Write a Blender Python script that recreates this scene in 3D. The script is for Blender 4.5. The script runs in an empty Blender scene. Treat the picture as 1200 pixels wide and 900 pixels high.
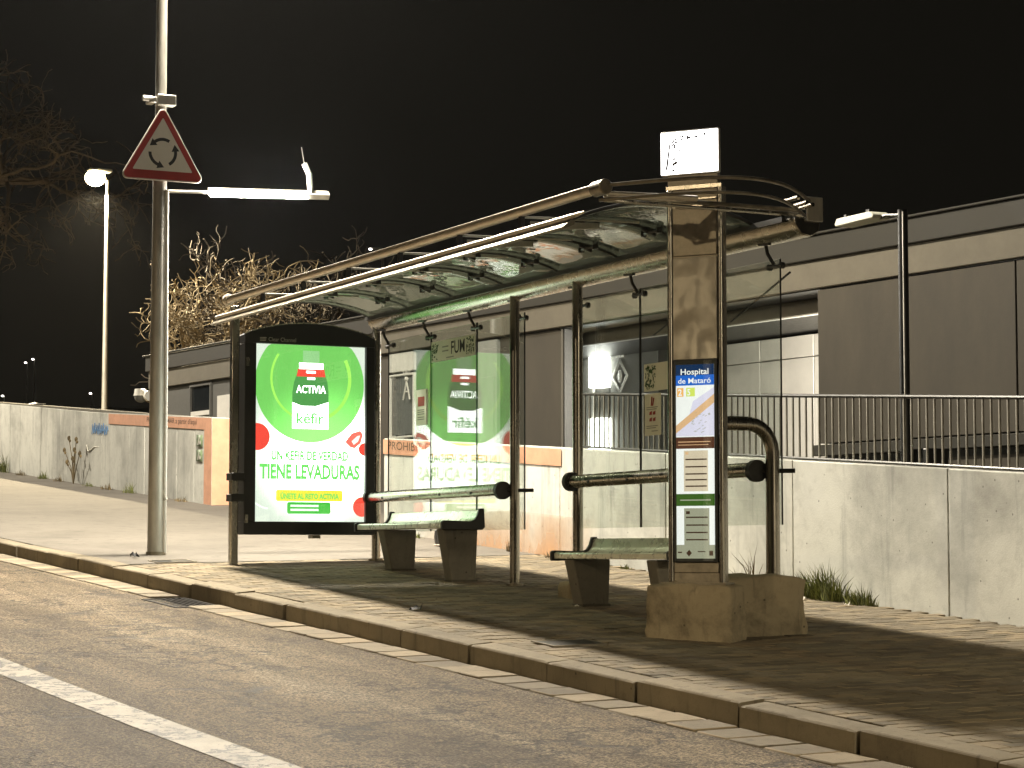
import bpy, bmesh, math, random
from mathutils import Vector, Matrix, noise
random.seed(7)
sc = bpy.context.scene
COL = sc.collection
R = math.radians

# ------------------------------------------------------------------ camera
YAW = R(26.0); PITCH = math.atan(195 / 2670)
CAM = Vector((20.72, -8.62, 0.10))
dh = Vector((-math.cos(YAW), math.sin(YAW), 0)); rt = Vector((math.sin(YAW), math.cos(YAW), 0)); zz = Vector((0, 0, 1))
fwd = dh * math.cos(PITCH) + zz * math.sin(PITCH); upv = -dh * math.sin(PITCH) + zz * math.cos(PITCH)
cam = bpy.data.cameras.new("camera"); camo = bpy.data.objects.new("camera", cam); COL.objects.link(camo)
cam.sensor_width = 36; cam.lens = 2670 / 1200 * 36; cam.clip_start = 0.1; cam.clip_end = 3000
M = Matrix((rt, upv, -fwd)).transposed().to_4x4(); M.translation = CAM
camo.matrix_world = M
sc.camera = camo

# ------------------------------------------------------------------ world (night sky) and exposure
w = bpy.data.worlds.new("World"); sc.world = w; w.use_nodes = True
bg = w.node_tree.nodes["Background"]
bg.inputs[0].default_value = (1.0, 0.90, 0.66, 1); bg.inputs[1].default_value = 0.0046
sc.view_settings.view_transform = 'Standard'; sc.view_settings.look = 'None'
sc.view_settings.exposure = 0.25; sc.view_settings.gamma = 1.0
sc.cycles.max_bounces = 8; sc.cycles.diffuse_bounces = 3; sc.cycles.glossy_bounces = 5
sc.cycles.transmission_bounces = 6; sc.cycles.transparent_max_bounces = 24
sc.cycles.sample_clamp_indirect = 4.0; sc.cycles.caustics_reflective = False; sc.cycles.caustics_refractive = False

HAZE = 0.00006
# strengths of the lamps of the place and of the added ones
P_POLE, P_FILL_DOWN, P_FILL_ACROSS, P_FILL_UP, P_FAR, E_LED, E_POSTER, E_BOX, E_CASE = 11000.0, 5500.0, 1300.0, 4800.0, 5500.0, 700.0, 1.5, 6.0, 1.2

# ------------------------------------------------------------------ materials
MATS = {}
class NT:
    def __init__(s, name):
        s.m = bpy.data.materials.new(name); s.m.use_nodes = True; s.t = s.m.node_tree
        s.t.nodes.clear(); s.out = s.t.nodes.new("ShaderNodeOutputMaterial")
    def n(s, t, **k):
        nd = s.t.nodes.new(t)
        for a, b in k.items():
            if a.startswith("i_"):
                nd.inputs[a[2:].replace("_", " ")].default_value = b
            else: setattr(nd, a, b)
        return nd
    def l(s, a, b): s.t.links.new(a, b)
    def pos(s, scale=(1, 1, 1)):
        g = s.n("ShaderNodeNewGeometry"); m = s.n("ShaderNodeMapping"); m.inputs["Scale"].default_value = scale
        s.l(g.outputs["Position"], m.inputs["Vector"]); return m.outputs[0]
    def noise(s, vec, scale, detail=6, rough=.6, dist=0):
        nd = s.n("ShaderNodeTexNoise"); nd.inputs["Scale"].default_value = scale; nd.inputs["Detail"].default_value = detail
        nd.inputs["Roughness"].default_value = rough; nd.inputs["Distortion"].default_value = dist
        s.l(vec, nd.inputs["Vector"]); return nd.outputs["Fac"]
    def ramp(s, fac, stops):
        r = s.n("ShaderNodeValToRGB"); e = r.color_ramp.elements
        while len(e) < len(stops): e.new(.5)
        for el, (p, c) in zip(e, stops):
            el.position = p; el.color = (*c, 1) if len(c) == 3 else c
        s.l(fac, r.inputs[0]); return r.outputs[0]
    def mix(s, a, b, fac, mode='MIX'):
        m = s.n("ShaderNodeMix", data_type='RGBA', blend_type=mode)
        for sk, v in ((m.inputs[6], a), (m.inputs[7], b), (m.inputs[0], fac)):
            if hasattr(v, "links"): s.l(v, sk)
            elif isinstance(v, (int, float)): sk.default_value = v
            else: sk.default_value = (*v, 1)
        return m.outputs[2]
    def bump(s, h, strength=.3, dist=.01):
        b = s.n("ShaderNodeBump"); b.inputs["Strength"].default_value = strength; b.inputs["Distance"].default_value = dist
        s.l(h, b.inputs["Height"]); return b.outputs[0]
    def bsdf(s, color, rough=.8, metal=0, normal=None, spec=.5):
        p = s.n("ShaderNodeBsdfPrincipled")
        for k, v in (("Base Color", color), ("Roughness", rough), ("Metallic", metal)):
            if hasattr(v, "links"): s.l(v, p.inputs[k])
            elif isinstance(v, (int, float)): p.inputs[k].default_value = v
            else: p.inputs[k].default_value = (*v, 1)
        p.inputs["Specular IOR Level"].default_value = spec
        if normal is not None: s.l(normal, p.inputs["Normal"])
        s.l(p.outputs[0], s.out.inputs[0]); return s.m

def g3(v): return (v, v, v)
def plain(name, c, rough=.5, metal=0, var=.25, scale=9, bump=.1, spec=.5, streak=(1, 1, 1)):
    t = NT(name); v = t.pos(streak)
    a = t.noise(v, scale, 7, .65); b = t.noise(t.pos(), scale * 7, 4, .6)
    lo = tuple(x * (1 - var) for x in c); hi = tuple(min(1, x * (1 + var)) for x in c)
    col = t.ramp(a, [(.3, lo), (.72, hi)])
    rr = t.ramp(a if metal else b, [(.3, g3(max(0, rough - .05))), (.7, g3(min(1, rough + .07)))])
    return t.bsdf(col, rr, metal, t.bump(b, bump, .004) if bump > 0 and metal < .6 else None, spec)

def concrete(name, c, stain=.5, scale=1.0, rand=False, bump=.35):
    t = NT(name)
    big = t.noise(t.pos((.55, .55, .55)), 1.3 * scale, 8, .68, .3)
    streak = t.noise(t.pos((4.5, 4.5, .45)), 1.4 * scale, 6, .62)
    fine = t.noise(t.pos(), 60, 6, .7)
    mid = t.noise(t.pos(), 7 * scale, 8, .7, .4)
    d = tuple(x * (1 - stain) for x in c); h = tuple(min(1, x * 1.22) for x in c)
    col = t.ramp(big, [(.28, d), (.5, c), (.74, h)])
    col = t.mix(col, tuple(x * .42 for x in (c[0] * .95, c[1] * .97, c[2])), t.ramp(streak, [(.57, g3(0)), (.74, g3(.72))]))
    col = t.mix(col, g3(1.0), t.ramp(mid, [(.25, g3(.25)), (.62, g3(1.0))]), 'MULTIPLY') if False else t.mix(col, tuple(x * .6 for x in c), t.ramp(mid, [(.52, g3(0)), (.72, g3(.5))]))
    vor = t.n("ShaderNodeTexVoronoi"); vor.inputs["Scale"].default_value = 8.0; t.l(t.pos(), vor.inputs["Vector"])
    col = t.mix(col, tuple(x * .25 for x in c), t.ramp(vor.outputs["Distance"], [(.045, g3(.85)), (.085, g3(0))]))
    if rand:
        oi = t.n("ShaderNodeObjectInfo"); gi = t.n("ShaderNodeNewGeometry")
        ad = t.n("ShaderNodeMath", operation='ADD'); t.l(oi.outputs["Random"], ad.inputs[0]); t.l(gi.outputs["Random Per Island"], ad.inputs[1])
        fr = t.n("ShaderNodeMath", operation='FRACT'); t.l(ad.outputs[0], fr.inputs[0])
        k = t.ramp(fr.outputs[0], [(0, g3(.93)), (1, g3(1.05))] if rand == 'wall' else [(0, g3(.84)), (1, g3(1.06))] if rand == 'kerb' else [(0, g3(.62)), (.5, g3(.95)), (1, (1.28, 1.22, 1.12))])
        col = t.mix(col, k, 1.0, 'MULTIPLY')
    return t.bsdf(col, .88, 0, t.bump(fine, bump, .006), .3)

def asphalt():
    t = NT("asphalt")
    big = t.noise(t.pos((.22, 1.5, 1)), .8, 6, .62, .4)
    trk = t.noise(t.pos((.05, 2.4, 1)), 1.0, 3, .5)
    agg = t.noise(t.pos(), 58, 4, .8); agg2 = t.noise(t.pos(), 20, 6, .75); pit = t.noise(t.pos((1.0, .8, 1)), 11, 9, .82, .6)
    col = t.ramp(big, [(.32, (.090, .066, .038)), (.5, (.168, .128, .080)), (.68, (.290, .235, .160))])
    col = t.mix(col, t.ramp(trk, [(.35, g3(.68)), (.5, g3(1.0)), (.65, g3(1.3))]), 1.0, 'MULTIPLY')
    col = t.mix(col, t.ramp(agg, [(.41, g3(.25)), (.5, g3(.95)), (.585, g3(2.2))]), 1.0, 'MULTIPLY')
    col = t.mix(col, t.ramp(agg2, [(.32, g3(.60)), (.5, g3(1.0)), (.7, g3(1.3))]), 1.0, 'MULTIPLY')
    col = t.mix(col, (.022, .017, .012), t.ramp(pit, [(.57, g3(0)), (.63, g3(.9))]))
    # cracks, stretched along no one axis
    wob = t.noise(t.pos(), 3.0, 5, .7); wv = t.n("ShaderNodeVectorMath", operation='ADD')
    cv = t.n("ShaderNodeCombineXYZ"); t.l(wob, cv.inputs[0]); t.l(t.noise(t.pos((1, 1, 1)), 4.3, 5, .7), cv.inputs[1])
    sc_ = t.n("ShaderNodeVectorMath", operation='SCALE'); sc_.inputs[3].default_value = .9; t.l(cv.outputs[0], sc_.inputs[0])
    t.l(t.pos(), wv.inputs[0]); t.l(sc_.outputs[0], wv.inputs[1])
    vor = t.n("ShaderNodeTexVoronoi", feature='DISTANCE_TO_EDGE'); vor.inputs["Scale"].default_value = 1.9; t.l(wv.outputs[0], vor.inputs["Vector"])
    gate = t.noise(t.pos(), .9, 4, .6)
    ck = t.ramp(vor.outputs["Distance"], [(.0, g3(1)), (.065, g3(0))])
    gm = t.mix(g3(0), ck, t.ramp(gate, [(.42, g3(0)), (.54, g3(.95))]))
    col = t.mix(col, (.018, .015, .012), gm)
    h = t.mix(agg, g3(0), gm)
    return t.bsdf(col, .78, 0, t.bump(h, 1.0, .02), .3)

def paint_line():
    t = NT("road_paint")
    wob = t.noise(t.pos(), 3.0, 5, .7); wv = t.n("ShaderNodeVectorMath", operation='ADD')
    cv = t.n("ShaderNodeCombineXYZ"); t.l(wob, cv.inputs[0]); t.l(t.noise(t.pos(), 4.3, 5, .7), cv.inputs[1])
    t.l(t.pos(), wv.inputs[0]); t.l(cv.outputs[0], wv.inputs[1])
    vor = t.n("ShaderNodeTexVoronoi", feature='DISTANCE_TO_EDGE'); vor.inputs["Scale"].default_value = 3.2; t.l(wv.outputs[0], vor.inputs["Vector"])
    agg = t.noise(t.pos(), 70, 5, .75)
    col = t.ramp(t.noise(t.pos(), 5, 7, .7), [(.3, (.17, .145, .105)), (.6, (.33, .29, .22))])
    col = t.mix(col, (.10, .085, .065), t.ramp(agg, [(.32, g3(.85)), (.46, g3(0))]))
    col = t.mix(col, (.03, .025, .02), t.ramp(vor.outputs["Distance"], [(.0, g3(1)), (.05, g3(1)), (.085, g3(0))]))
    return t.bsdf(col, .7, 0, t.bump(agg, .5, .006), .4)

def emit(name, c, strength):
    t = NT(name); e = t.n("ShaderNodeEmission"); e.inputs[0].default_value = (*c, 1); e.inputs[1].default_value = strength
    t.l(e.outputs[0], t.out.inputs[0]); return t.m

def fres(t, ior=1.5):
    g = t.n("ShaderNodeNewGeometry"); mm = t.n("ShaderNodeMix"); mm.inputs[2].default_value = ior; mm.inputs[3].default_value = 1 / ior
    t.l(g.outputs["Backfacing"], mm.inputs[0]); f = t.n("ShaderNodeFresnel"); t.l(mm.outputs[0], f.inputs[0]); return f.outputs[0]

def glass(name, tint=(.95, .98, .96), ior=1.55, dirt=.03):
    t = NT(name)
    tr = t.n("ShaderNodeBsdfTransparent"); tr.inputs[0].default_value = (*tint, 1)
    gl = t.n("ShaderNodeBsdfGlossy"); gl.inputs["Roughness"].default_value = .004; gl.inputs[0].default_value = (1, 1, 1, 1)
    mx = t.n("ShaderNodeMixShader"); t.l(fres(t, ior), mx.inputs[0]); t.l(tr.outputs[0], mx.inputs[1]); t.l(gl.outputs[0], mx.inputs[2])
    df = t.n("ShaderNodeBsdfDiffuse"); df.inputs[0].default_value = (.7, .7, .66, 1)
    m2 = t.n("ShaderNodeMixShader")
    t.l(t.ramp(t.noise(t.pos((1, 1, .3)), 5, 7, .7), [(.4, g3(dirt * .3)), (.75, g3(dirt * 1.8))]), m2.inputs[0])
    t.l(mx.outputs[0], m2.inputs[1]); t.l(df.outputs[0], m2.inputs[2]); t.l(m2.outputs[0], t.out.inputs[0]); return t.m

def shell_mat():
    t = NT("smoked_acrylic")
    tl = t.n("ShaderNodeBsdfTranslucent"); tl.inputs[0].default_value = (.10, .105, .085, 1)
    df = t.n("ShaderNodeBsdfDiffuse"); df.inputs[0].default_value = (.05, .052, .042, 1)
    a = t.n("ShaderNodeMixShader"); a.inputs[0].default_value = .45; t.l(tl.outputs[0], a.inputs[1]); t.l(df.outputs[0], a.inputs[2])
    gl = t.n("ShaderNodeBsdfGlossy"); gl.inputs["Roughness"].default_value = .03
    t.l(t.bump(t.noise(t.pos(), 2.2, 3, .5), .25, .05), gl.inputs["Normal"])
    tp = t.n("ShaderNodeBsdfTransparent"); tp.inputs[0].default_value = (.75, .80, .70, 1); a2 = t.n("ShaderNodeMixShader"); a2.inputs[0].default_value = .28
    t.l(a.outputs[0], a2.inputs[1]); t.l(tp.outputs[0], a2.inputs[2])
    mx = t.n("ShaderNodeMixShader"); t.l(fres(t, 1.85), mx.inputs[0]); t.l(a2.outputs[0], mx.inputs[1]); t.l(gl.outputs[0], mx.inputs[2])
    t.l(mx.outputs[0], t.out.inputs[0]); return t.m

def dented_steel():
    t = NT("dented_stainless_steel")
    a = t.noise(t.pos((1, 1, .8)), 4.2, 1.5, .4, 0); b = t.noise(t.pos(), 130, 3, .6); s_ = t.noise(t.pos((1, 1, 1)), 3, 6, .6)
    col = t.ramp(s_, [(.3, (.46, .43, .36)), (.7, (.70, .66, .57))])
    h = t.mix(a, b, .012)
    return t.bsdf(col, t.ramp(s_, [(.3, g3(.36)), (.75, g3(.55))]), .45, t.bump(h, 1.0, .10))

def foliage(name, c):
    t = NT(name); gi = t.n("ShaderNodeNewGeometry")
    col = t.ramp(gi.outputs["Random Per Island"], [(0, tuple(x * .5 for x in c)), (.6, c), (1, tuple(min(1, x * 1.7) for x in c))])
    return t.bsdf(col, .7, 0, None, .3)

m_asph = asphalt(); m_line = paint_line()
m_kerb = concrete("kerb_concrete", (.215, .182, .125), .35, 2.2, "kerb")
m_gut = concrete("gutter_concrete", (.235, .20, .145), .35, 2.0, True)
m_pav = concrete("paver_concrete", (.205, .172, .118), .35, 1.5, True, .5)
m_bed = plain("jointing_sand", (.10, .085, .06), .95, 0, .4, 14, .3)
m_walk = concrete("worn_pavement", (.142, .128, .106), .34, .8, False, .5)
m_wall = concrete("formed_concrete", (.57, .57, .515), .46, 1.0, "wall")
m_core = plain("joint_concrete", (.12, .11, .085), .95)
m_block = concrete("weathered_concrete", (.37, .31, .205), .80, 2.6, False, .9)
m_orange = plain("salmon_paint", (.60, .31, .19), .75, 0, .14, 5, .15)
m_letter = plain("dark_lettering_paint", (.13, .075, .045), .8)
m_steel = plain("brushed_steel", (.40, .375, .32), .25, 1.0, .14, 10, .0, streak=(1, 1, .2))
m_steel_d = plain("tarnished_steel", (.27, .24, .185), .42, .75, .35, 12, .15)
m_dent = dented_steel()
m_galv = plain("galvanised_steel", (.50, .48, .42), .5, .55, .22, 11, .2, streak=(1, 1, .25))
m_alu = plain("brass_toned_aluminium", (.78, .70, .57), .42, .7, .15, 10, .1)
m_black = plain("black_enamel", (.012, .012, .011), .42, 0, .3, 12, .05)
m_dark = plain("charcoal_metal", (.035, .034, .03), .42, .4, .3, 12, .1)
m_bench = plain("bench_green_grey_paint", (.80, .83, .70), .28, .5, .08, 12, .0)
m_benchleg = concrete("bench_leg_concrete", (.20, .185, .15), .3, 3, False, .25)
m_glass = glass("pane_glass", ior=1.85); m_shell = shell_mat()
m_fascia = plain("grey_roof_edge", (.038, .035, .026), .7, .1, .16, 2.2, .1)
m_band = plain("beige_band", (.150, .134, .099), .75, 0, .10, 3, .1)
m_cladd = plain("brown_grey_cladding", (.072, .063, .047), .75, .1, .22, 2.2, .35, streak=(1, 1, .35))
m_clad_l = plain("mid_grey_cladding", (.10, .098, .088), .75, 0, .10, 2, .1)
m_tile = plain("white_wall_tile", (.74, .70, .62), .35, 0, .07, 3, .04)
m_white = plain("white_enamel", (.78, .76, .70), .45, 0, .06, 6, .05)
m_flood = plain("pale_lamp_casing", (.70, .70, .58), .6, 0, .05, 8, .02)
def paper_mat(name, c):
    t = NT(name); a = t.n("ShaderNodeBsdfDiffuse"); b = t.n("ShaderNodeBsdfTranslucent"); a.inputs[0].default_value = (*c, 1); b.inputs[0].default_value = (*c, 1)
    m_ = t.n("ShaderNodeMixShader"); m_.inputs[0].default_value = .12; t.l(a.outputs[0], m_.inputs[1]); t.l(b.outputs[0], m_.inputs[2]); t.l(m_.outputs[0], t.out.inputs[0]); return t.m
m_offw = paper_mat("off_white_print", (.88, .90, .76))
m_doorw = plain("pale_door_paint", (.36, .36, .33), .5, 0, .06, 4, .05)
m_iron = plain("cast_iron", (.022, .02, .017), .75, 0, .3, 20, .2, .2)
m_ink = plain("black_ink", (.05, .05, .035), .7)
m_inkg = plain("grey_ink", (.32, .33, .27), .7)
m_inkr = plain("red_ink", (.35, .05, .03), .7)
m_leaf = plain("leaf_green_ink", (.05, .11, .035), .7)
m_dkglass = plain("dark_window_glass", (.015, .018, .02), .08, 0, .2, 5, .0)
m_mesh = plain("grey_screen", (.13, .135, .13), .6, .2, .2, 40, .3)
m_red = plain("sign_red_paint", (.36, .035, .03), .42, 0, .10, 8, .04)
m_signw = plain("sign_white_paint", (.72, .69, .62), .45, 0, .05, 8, .03)
m_signb = plain("sign_black_paint", (.02, .02, .02), .5)
m_bark = plain("bare_twig_bark", (.20, .155, .085), .9, 0, .3, 20, .2)
m_bark2 = plain("dark_twig_bark", (.055, .044, .03), .9, 0, .3, 20, .2)
m_bark3 = plain("brown_twig_bark", (.12, .093, .06), .9, 0, .3, 20, .2)
m_grass = foliage("grass_blades", (.15, .165, .05)); m_dry = foliage("dry_stalks", (.16, .12, .06)); m_bush = foliage("shrub_leaves", (.05, .075, .025))
m_soil = plain("night_ground", (.04, .036, .026), .95, 0, .4, 3, .3)
m_blue = plain("blue_spray_paint", (.12, .22, .38), .8)
m_pale = plain("pale_spray_paint", (.62, .60, .52), .8)
m_greensign = plain("green_sign_plate", (.16, .22, .12), .6)
m_shoe = plain("black_shoe_leather", (.02, .018, .016), .35); m_sole = plain("pale_shoe_sole", (.5, .4, .33), .7)
m_paper = plain("crumpled_paper", (.7, .67, .6), .8)
m_emled = emit("led_light", (1.0, .93, .82), E_LED)
m_emhead = emit("lamp_lens_light", (1.0, .80, .50), 30.0)
m_emfar = emit("far_lamp_light", (1.0, .84, .50), 45.0)
m_emtiny = emit("distant_lamp_light", (1.0, .93, .85), 6.0)
m_embox = emit("sign_box_light", (1.0, .99, .96), E_BOX)
m_emstrip = emit("porch_strip_light", (1.0, .98, .90), 9.0)
m_porch = emit("added_porch_lamp_light", (1.0, .95, .84), 75.0)
def P(name, srgb, k=E_POSTER):
    lin = tuple(((x / 255 + .055) / 1.055) ** 2.4 if x > 10 else x / 3295 for x in srgb)
    return emit(name, lin, k)
def hot_spot_emit(name, c, lo, hi):   # hot spot painted into the emission, strongest right of the sheet's middle
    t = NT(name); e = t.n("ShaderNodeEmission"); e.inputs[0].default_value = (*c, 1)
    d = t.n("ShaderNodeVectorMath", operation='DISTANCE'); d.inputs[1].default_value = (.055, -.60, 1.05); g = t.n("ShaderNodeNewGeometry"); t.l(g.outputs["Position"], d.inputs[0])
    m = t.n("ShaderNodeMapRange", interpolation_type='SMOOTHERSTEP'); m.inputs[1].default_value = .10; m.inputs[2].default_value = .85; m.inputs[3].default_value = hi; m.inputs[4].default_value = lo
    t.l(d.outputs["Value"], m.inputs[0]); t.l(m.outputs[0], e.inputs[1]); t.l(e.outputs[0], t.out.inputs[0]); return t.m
e_white = hot_spot_emit("poster_white", (.80, .86, .74), 1.15, 7.0); e_green = hot_spot_emit("poster_green", (.27, .86, .17), .85, 2.0); e_lime = P("poster_lime", (158, 226, 92))
e_dgreen = P("poster_dark_green", (76, 140, 72)); e_cap = P("poster_grey_green", (140, 190, 128)); e_red = P("poster_red", (226, 70, 56))
e_pink = P("poster_pink", (238, 110, 96)); e_yellow = P("poster_yellow", (226, 214, 62)); e_text = P("poster_text_green", (104, 198, 92), E_POSTER * 1.1)
e_box = P("poster_box_green", (66, 178, 60)); e_shade = P("poster_shade", (196, 204, 190), E_POSTER * 1.6); e_bright = P("poster_bright_white", (250, 252, 246), E_POSTER * 3.2)
c_white = P("case_white", (238, 236, 232), E_CASE); c_blue = P("case_blue", (30, 96, 190), E_CASE); c_navy = P("case_navy", (20, 52, 92), E_CASE * .7)
c_lil = P("case_lilac", (214, 208, 226), E_CASE); c_tan = P("case_tan", (216, 172, 128), E_CASE); c_brown = P("case_brown", (92, 56, 40), E_CASE * .8)
c_green = P("case_green", (62, 98, 34), E_CASE * .8); c_paper = P("case_paper", (206, 188, 162), E_CASE); c_grey = P("case_grey_paper", (150, 148, 126), E_CASE)
c_line = P("case_line", (70, 46, 32), E_CASE * .7); c_dim = P("case_dim_paper", (168, 166, 146), E_CASE * .85); c_lime = P("case_lime", (206, 218, 96), E_CASE); c_or = P("case_orange", (240, 176, 96), E_CASE)

# ------------------------------------------------------------------ mesh helpers
class MB:
    def __init__(s): s.v = []; s.f = []
    def add(s, vs, fs):
        o = len(s.v); s.v += [Vector(v) for v in vs]; s.f += [tuple(i + o for i in f) for f in fs]; return s
    def box(s, x0, x1, y0, y1, z0, z1):
        return s.add([(x0, y0, z0), (x1, y0, z0), (x1, y1, z0), (x0, y1, z0), (x0, y0, z1), (x1, y0, z1), (x1, y1, z1), (x0, y1, z1)],
                     [(0, 3, 2, 1), (4, 5, 6, 7), (0, 1, 5, 4), (1, 2, 6, 5), (2, 3, 7, 6), (3, 0, 4, 7)])
    def prism(s, poly, axis, a, b):
        n = len(poly)
        def mk(p, t):
            if axis == 'x': return (t, p[0], p[1])
            if axis == 'y': return (p[0], t, p[1])
            return (p[0], p[1], t)
        return s.add([mk(p, a) for p in poly] + [mk(p, b) for p in poly],
                     [tuple(range(n))[::-1], tuple(range(n, 2 * n))] + [(i, (i + 1) % n, n + (i + 1) % n, n + i) for i in range(n)])
    def tube(s, pts, r, n=12, cap=True, r1=None):
        pts = [Vector(p) for p in pts]; m = len(pts); rings = []
        prev = None
        for i, p in enumerate(pts):
            t = (pts[min(i + 1, m - 1)] - pts[max(i - 1, 0)]).normalized()
            if prev is None:
                a = t.cross(Vector((0, 0, 1)) if abs(t.z) < .9 else Vector((1, 0, 0))).normalized()
            else:
                a = (prev - t * prev.dot(t)); a = a.normalized() if a.length > 1e-6 else t.orthogonal().normalized()
            prev = a; b = t.cross(a); rr = r if r1 is None else r + (r1 - r) * i / (m - 1)
            if isinstance(r, (list, tuple)): rr = r[i]
            rings.append([p + (a * math.cos(2 * math.pi * k / n) + b * math.sin(2 * math.pi * k / n)) * rr for k in range(n)])
        vs = [v for g in rings for v in g]
        fs = [(i * n + k, i * n + (k + 1) % n, (i + 1) * n + (k + 1) % n, (i + 1) * n + k) for i in range(m - 1) for k in range(n)]
        if cap: fs += [tuple(range(n))[::-1], tuple(range((m - 1) * n, m * n))]
        return s.add(vs, fs)
    def sheet(s, rows):
        m = len(rows); n = len(rows[0])
        return s.add([p for r_ in rows for p in r_], [(i * n + j, i * n + j + 1, (i + 1) * n + j + 1, (i + 1) * n + j) for i in range(m - 1) for j in range(n - 1)])
    def sphere(s, c, r, nu=12, nv=8, sz=1):
        c = Vector(c); vs = []; fs = []
        for i in range(nv + 1):
            a = math.pi * i / nv
            for j in range(nu):
                b = 2 * math.pi * j / nu; vs.append(c + Vector((r * math.sin(a) * math.cos(b), r * math.sin(a) * math.sin(b), r * sz * math.cos(a))))
        for i in range(nv):
            for j in range(nu): fs.append((i * nu + j, i * nu + (j + 1) % nu, (i + 1) * nu + (j + 1) % nu, (i + 1) * nu + j))
        return s.add(vs, fs)

W = {}
def wm(o): return W.get(o.name, Matrix.Identity(4))
def tag(o, label, cat, group=None):
    o["label"] = label; o["category"] = cat
    if group: o["group"] = group
    return o
def thing(name, label, cat, loc=(0, 0, 0), rz=0, group=None):
    o = bpy.data.objects.new(name, None); COL.objects.link(o); o.location = loc; o.rotation_euler = (0, 0, rz)
    o.empty_display_size = .2
    W[o.name] = Matrix.Translation(Vector(loc)) @ Matrix.Rotation(rz, 4, 'Z')
    return tag(o, label, cat, group)
def finish(me, o, mats, smooth, bevel, solid):
    for m in (mats if isinstance(mats, (list, tuple)) else [mats]): me.materials.append(m)
    if smooth is not None:
        me.polygons.foreach_set("use_smooth", [True] * len(me.polygons))
        try: me.set_sharp_from_angle(angle=R(smooth))
        except Exception: pass
    if solid: md = o.modifiers.new("solid", 'SOLIDIFY'); md.thickness = solid; md.offset = 0
    if bevel: md = o.modifiers.new("bevel", 'BEVEL'); md.width = bevel; md.segments = 2; md.limit_method = 'ANGLE'; md.angle_limit = R(50)
def obj(name, mb, mat, parent=None, smooth=40, bevel=0, solid=0, world=True):
    me = bpy.data.meshes.new(name); me.from_pydata([tuple(v) for v in mb.v], [], mb.f); me.update()
    bm = bmesh.new(); bm.from_mesh(me); bmesh.ops.recalc_face_normals(bm, faces=bm.faces); bm.to_mesh(me); bm.free()
    o = bpy.data.objects.new(name, me); COL.objects.link(o)
    if parent is not None:
        if world: me.transform(wm(parent).inverted())
        o.parent = parent; W[o.name] = wm(parent)
    finish(me, o, mat, smooth, bevel, solid); return o
def stuff(o): o["kind"] = "stuff"; return o
def struct(name, mb, mat, **k):
    o = obj(name, mb, mat, **k); o["kind"] = "structure"; return o
def dup(o, parent, mat4):
    c = o.copy(); COL.objects.link(c)
    if parent is not None: c.parent = parent
    c.matrix_basis = mat4; return c

def text2d(s, bold=0.0):
    cu = bpy.data.curves.new("lettering", 'FONT'); cu.body = s; cu.size = 1; cu.offset = bold; cu.resolution_u = 3
    o = bpy.data.objects.new("lettering_source", cu); COL.objects.link(o); bpy.context.view_layer.update()
    me = bpy.data.meshes.new_from_object(o.evaluated_get(bpy.context.evaluated_depsgraph_get()))
    vs = [(v.co.x, v.co.y) for v in me.vertices]; fs = [tuple(p.vertices) for p in me.polygons]
    bpy.data.objects.remove(o); bpy.data.curves.remove(cu); bpy.data.meshes.remove(me)
    return vs, fs
def text(mb, s, box, place, bold=0.0, flip=False):
    """letters stretched into box (u0,v0,u1,v1); place(u,v) -> world point"""
    vs, fs = text2d(s, bold); xs = [v[0] for v in vs]; ys = [v[1] for v in vs]
    a, b, c, d = min(xs), max(xs), min(ys), max(ys); u0, v0, u1, v1 = box
    mb.add([place(u0 + (x - a) / (b - a) * (u1 - u0), v0 + (y - c) / (d - c) * (v1 - v0)) for x, y in vs], fs); return mb
def flat(mb, pts, place): return mb.add([place(*p) for p in pts], [tuple(range(len(pts)))])
def disc(cx, cy, rx, ry=None, n=40, a0=0, a1=2 * math.pi):
    ry = ry or rx
    full = abs(a1 - a0 - 2 * math.pi) < 1e-6
    return [(cx + rx * math.cos(a0 + (a1 - a0) * i / (n if full else n - 1)), cy + ry * math.sin(a0 + (a1 - a0) * i / (n if full else n - 1))) for i in range(n)]

# ------------------------------------------------------------------ the sloping ground
GX, GY = -.065, .02
def G(x, y, off=0): return GX * x + GY * y + off
KA = .043
def yk(x): return -2.60 + KA * x
def plane_sheet(xs, ys, off, jit=0):
    return MB().sheet([[(x, y(x) if callable(y) else y, G(x, y(x) if callable(y) else y, off)) for y in ys] for x in xs])

rng = lambda a, b, n: [a + (b - a) * i / n for i in range(n + 1)]
ter = MB().sheet([[(x, y, G(x, y, -.6)) for y in (-150, -60, 0, 60, 150)] for x in (-320, -150, -60, 0, 70)])
struct("ground", ter, m_soil)
road = plane_sheet(rng(-70, 70, 28), [-26, -18, -12, -9, -6, -4, lambda x: yk(x) - .27], -.14)
road_o = struct("road", road, m_asph)
bed = plane_sheet(rng(-.3, 40, 20), [lambda x: yk(x) + .17, 0, 1.2, 2.05], -.022)
struct("pavement_bed", bed, m_bed)
walk = MB().sheet([[(x, y(x) if callable(y) else y, G(x, y(x) if callable(y) else y, 0)) for y in [lambda x: yk(x) + .178, -1, 0, 1, 2, 4, 8, 16]] for x in rng(-70, -.3, 40)])
pave = struct("pavement", walk, m_walk)
yard = plane_sheet(rng(-.3, 40, 10), [2.12, 6, 16], -.004)
struct("yard", yard, m_soil)
# white lane line, slightly curved
lm = MB()
def ylane(x): return -5.02 + .055 * (x - 8.5) + .004 * (x - 8.5) ** 2
lm.sheet([[(x, ylane(x) - hw, G(x, ylane(x) - hw, -.14 + .004)) for hw in (.125, -.125)] for x in rng(3.0, 16, 26)])
struct("lane_marking", lm, m_line)

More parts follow.
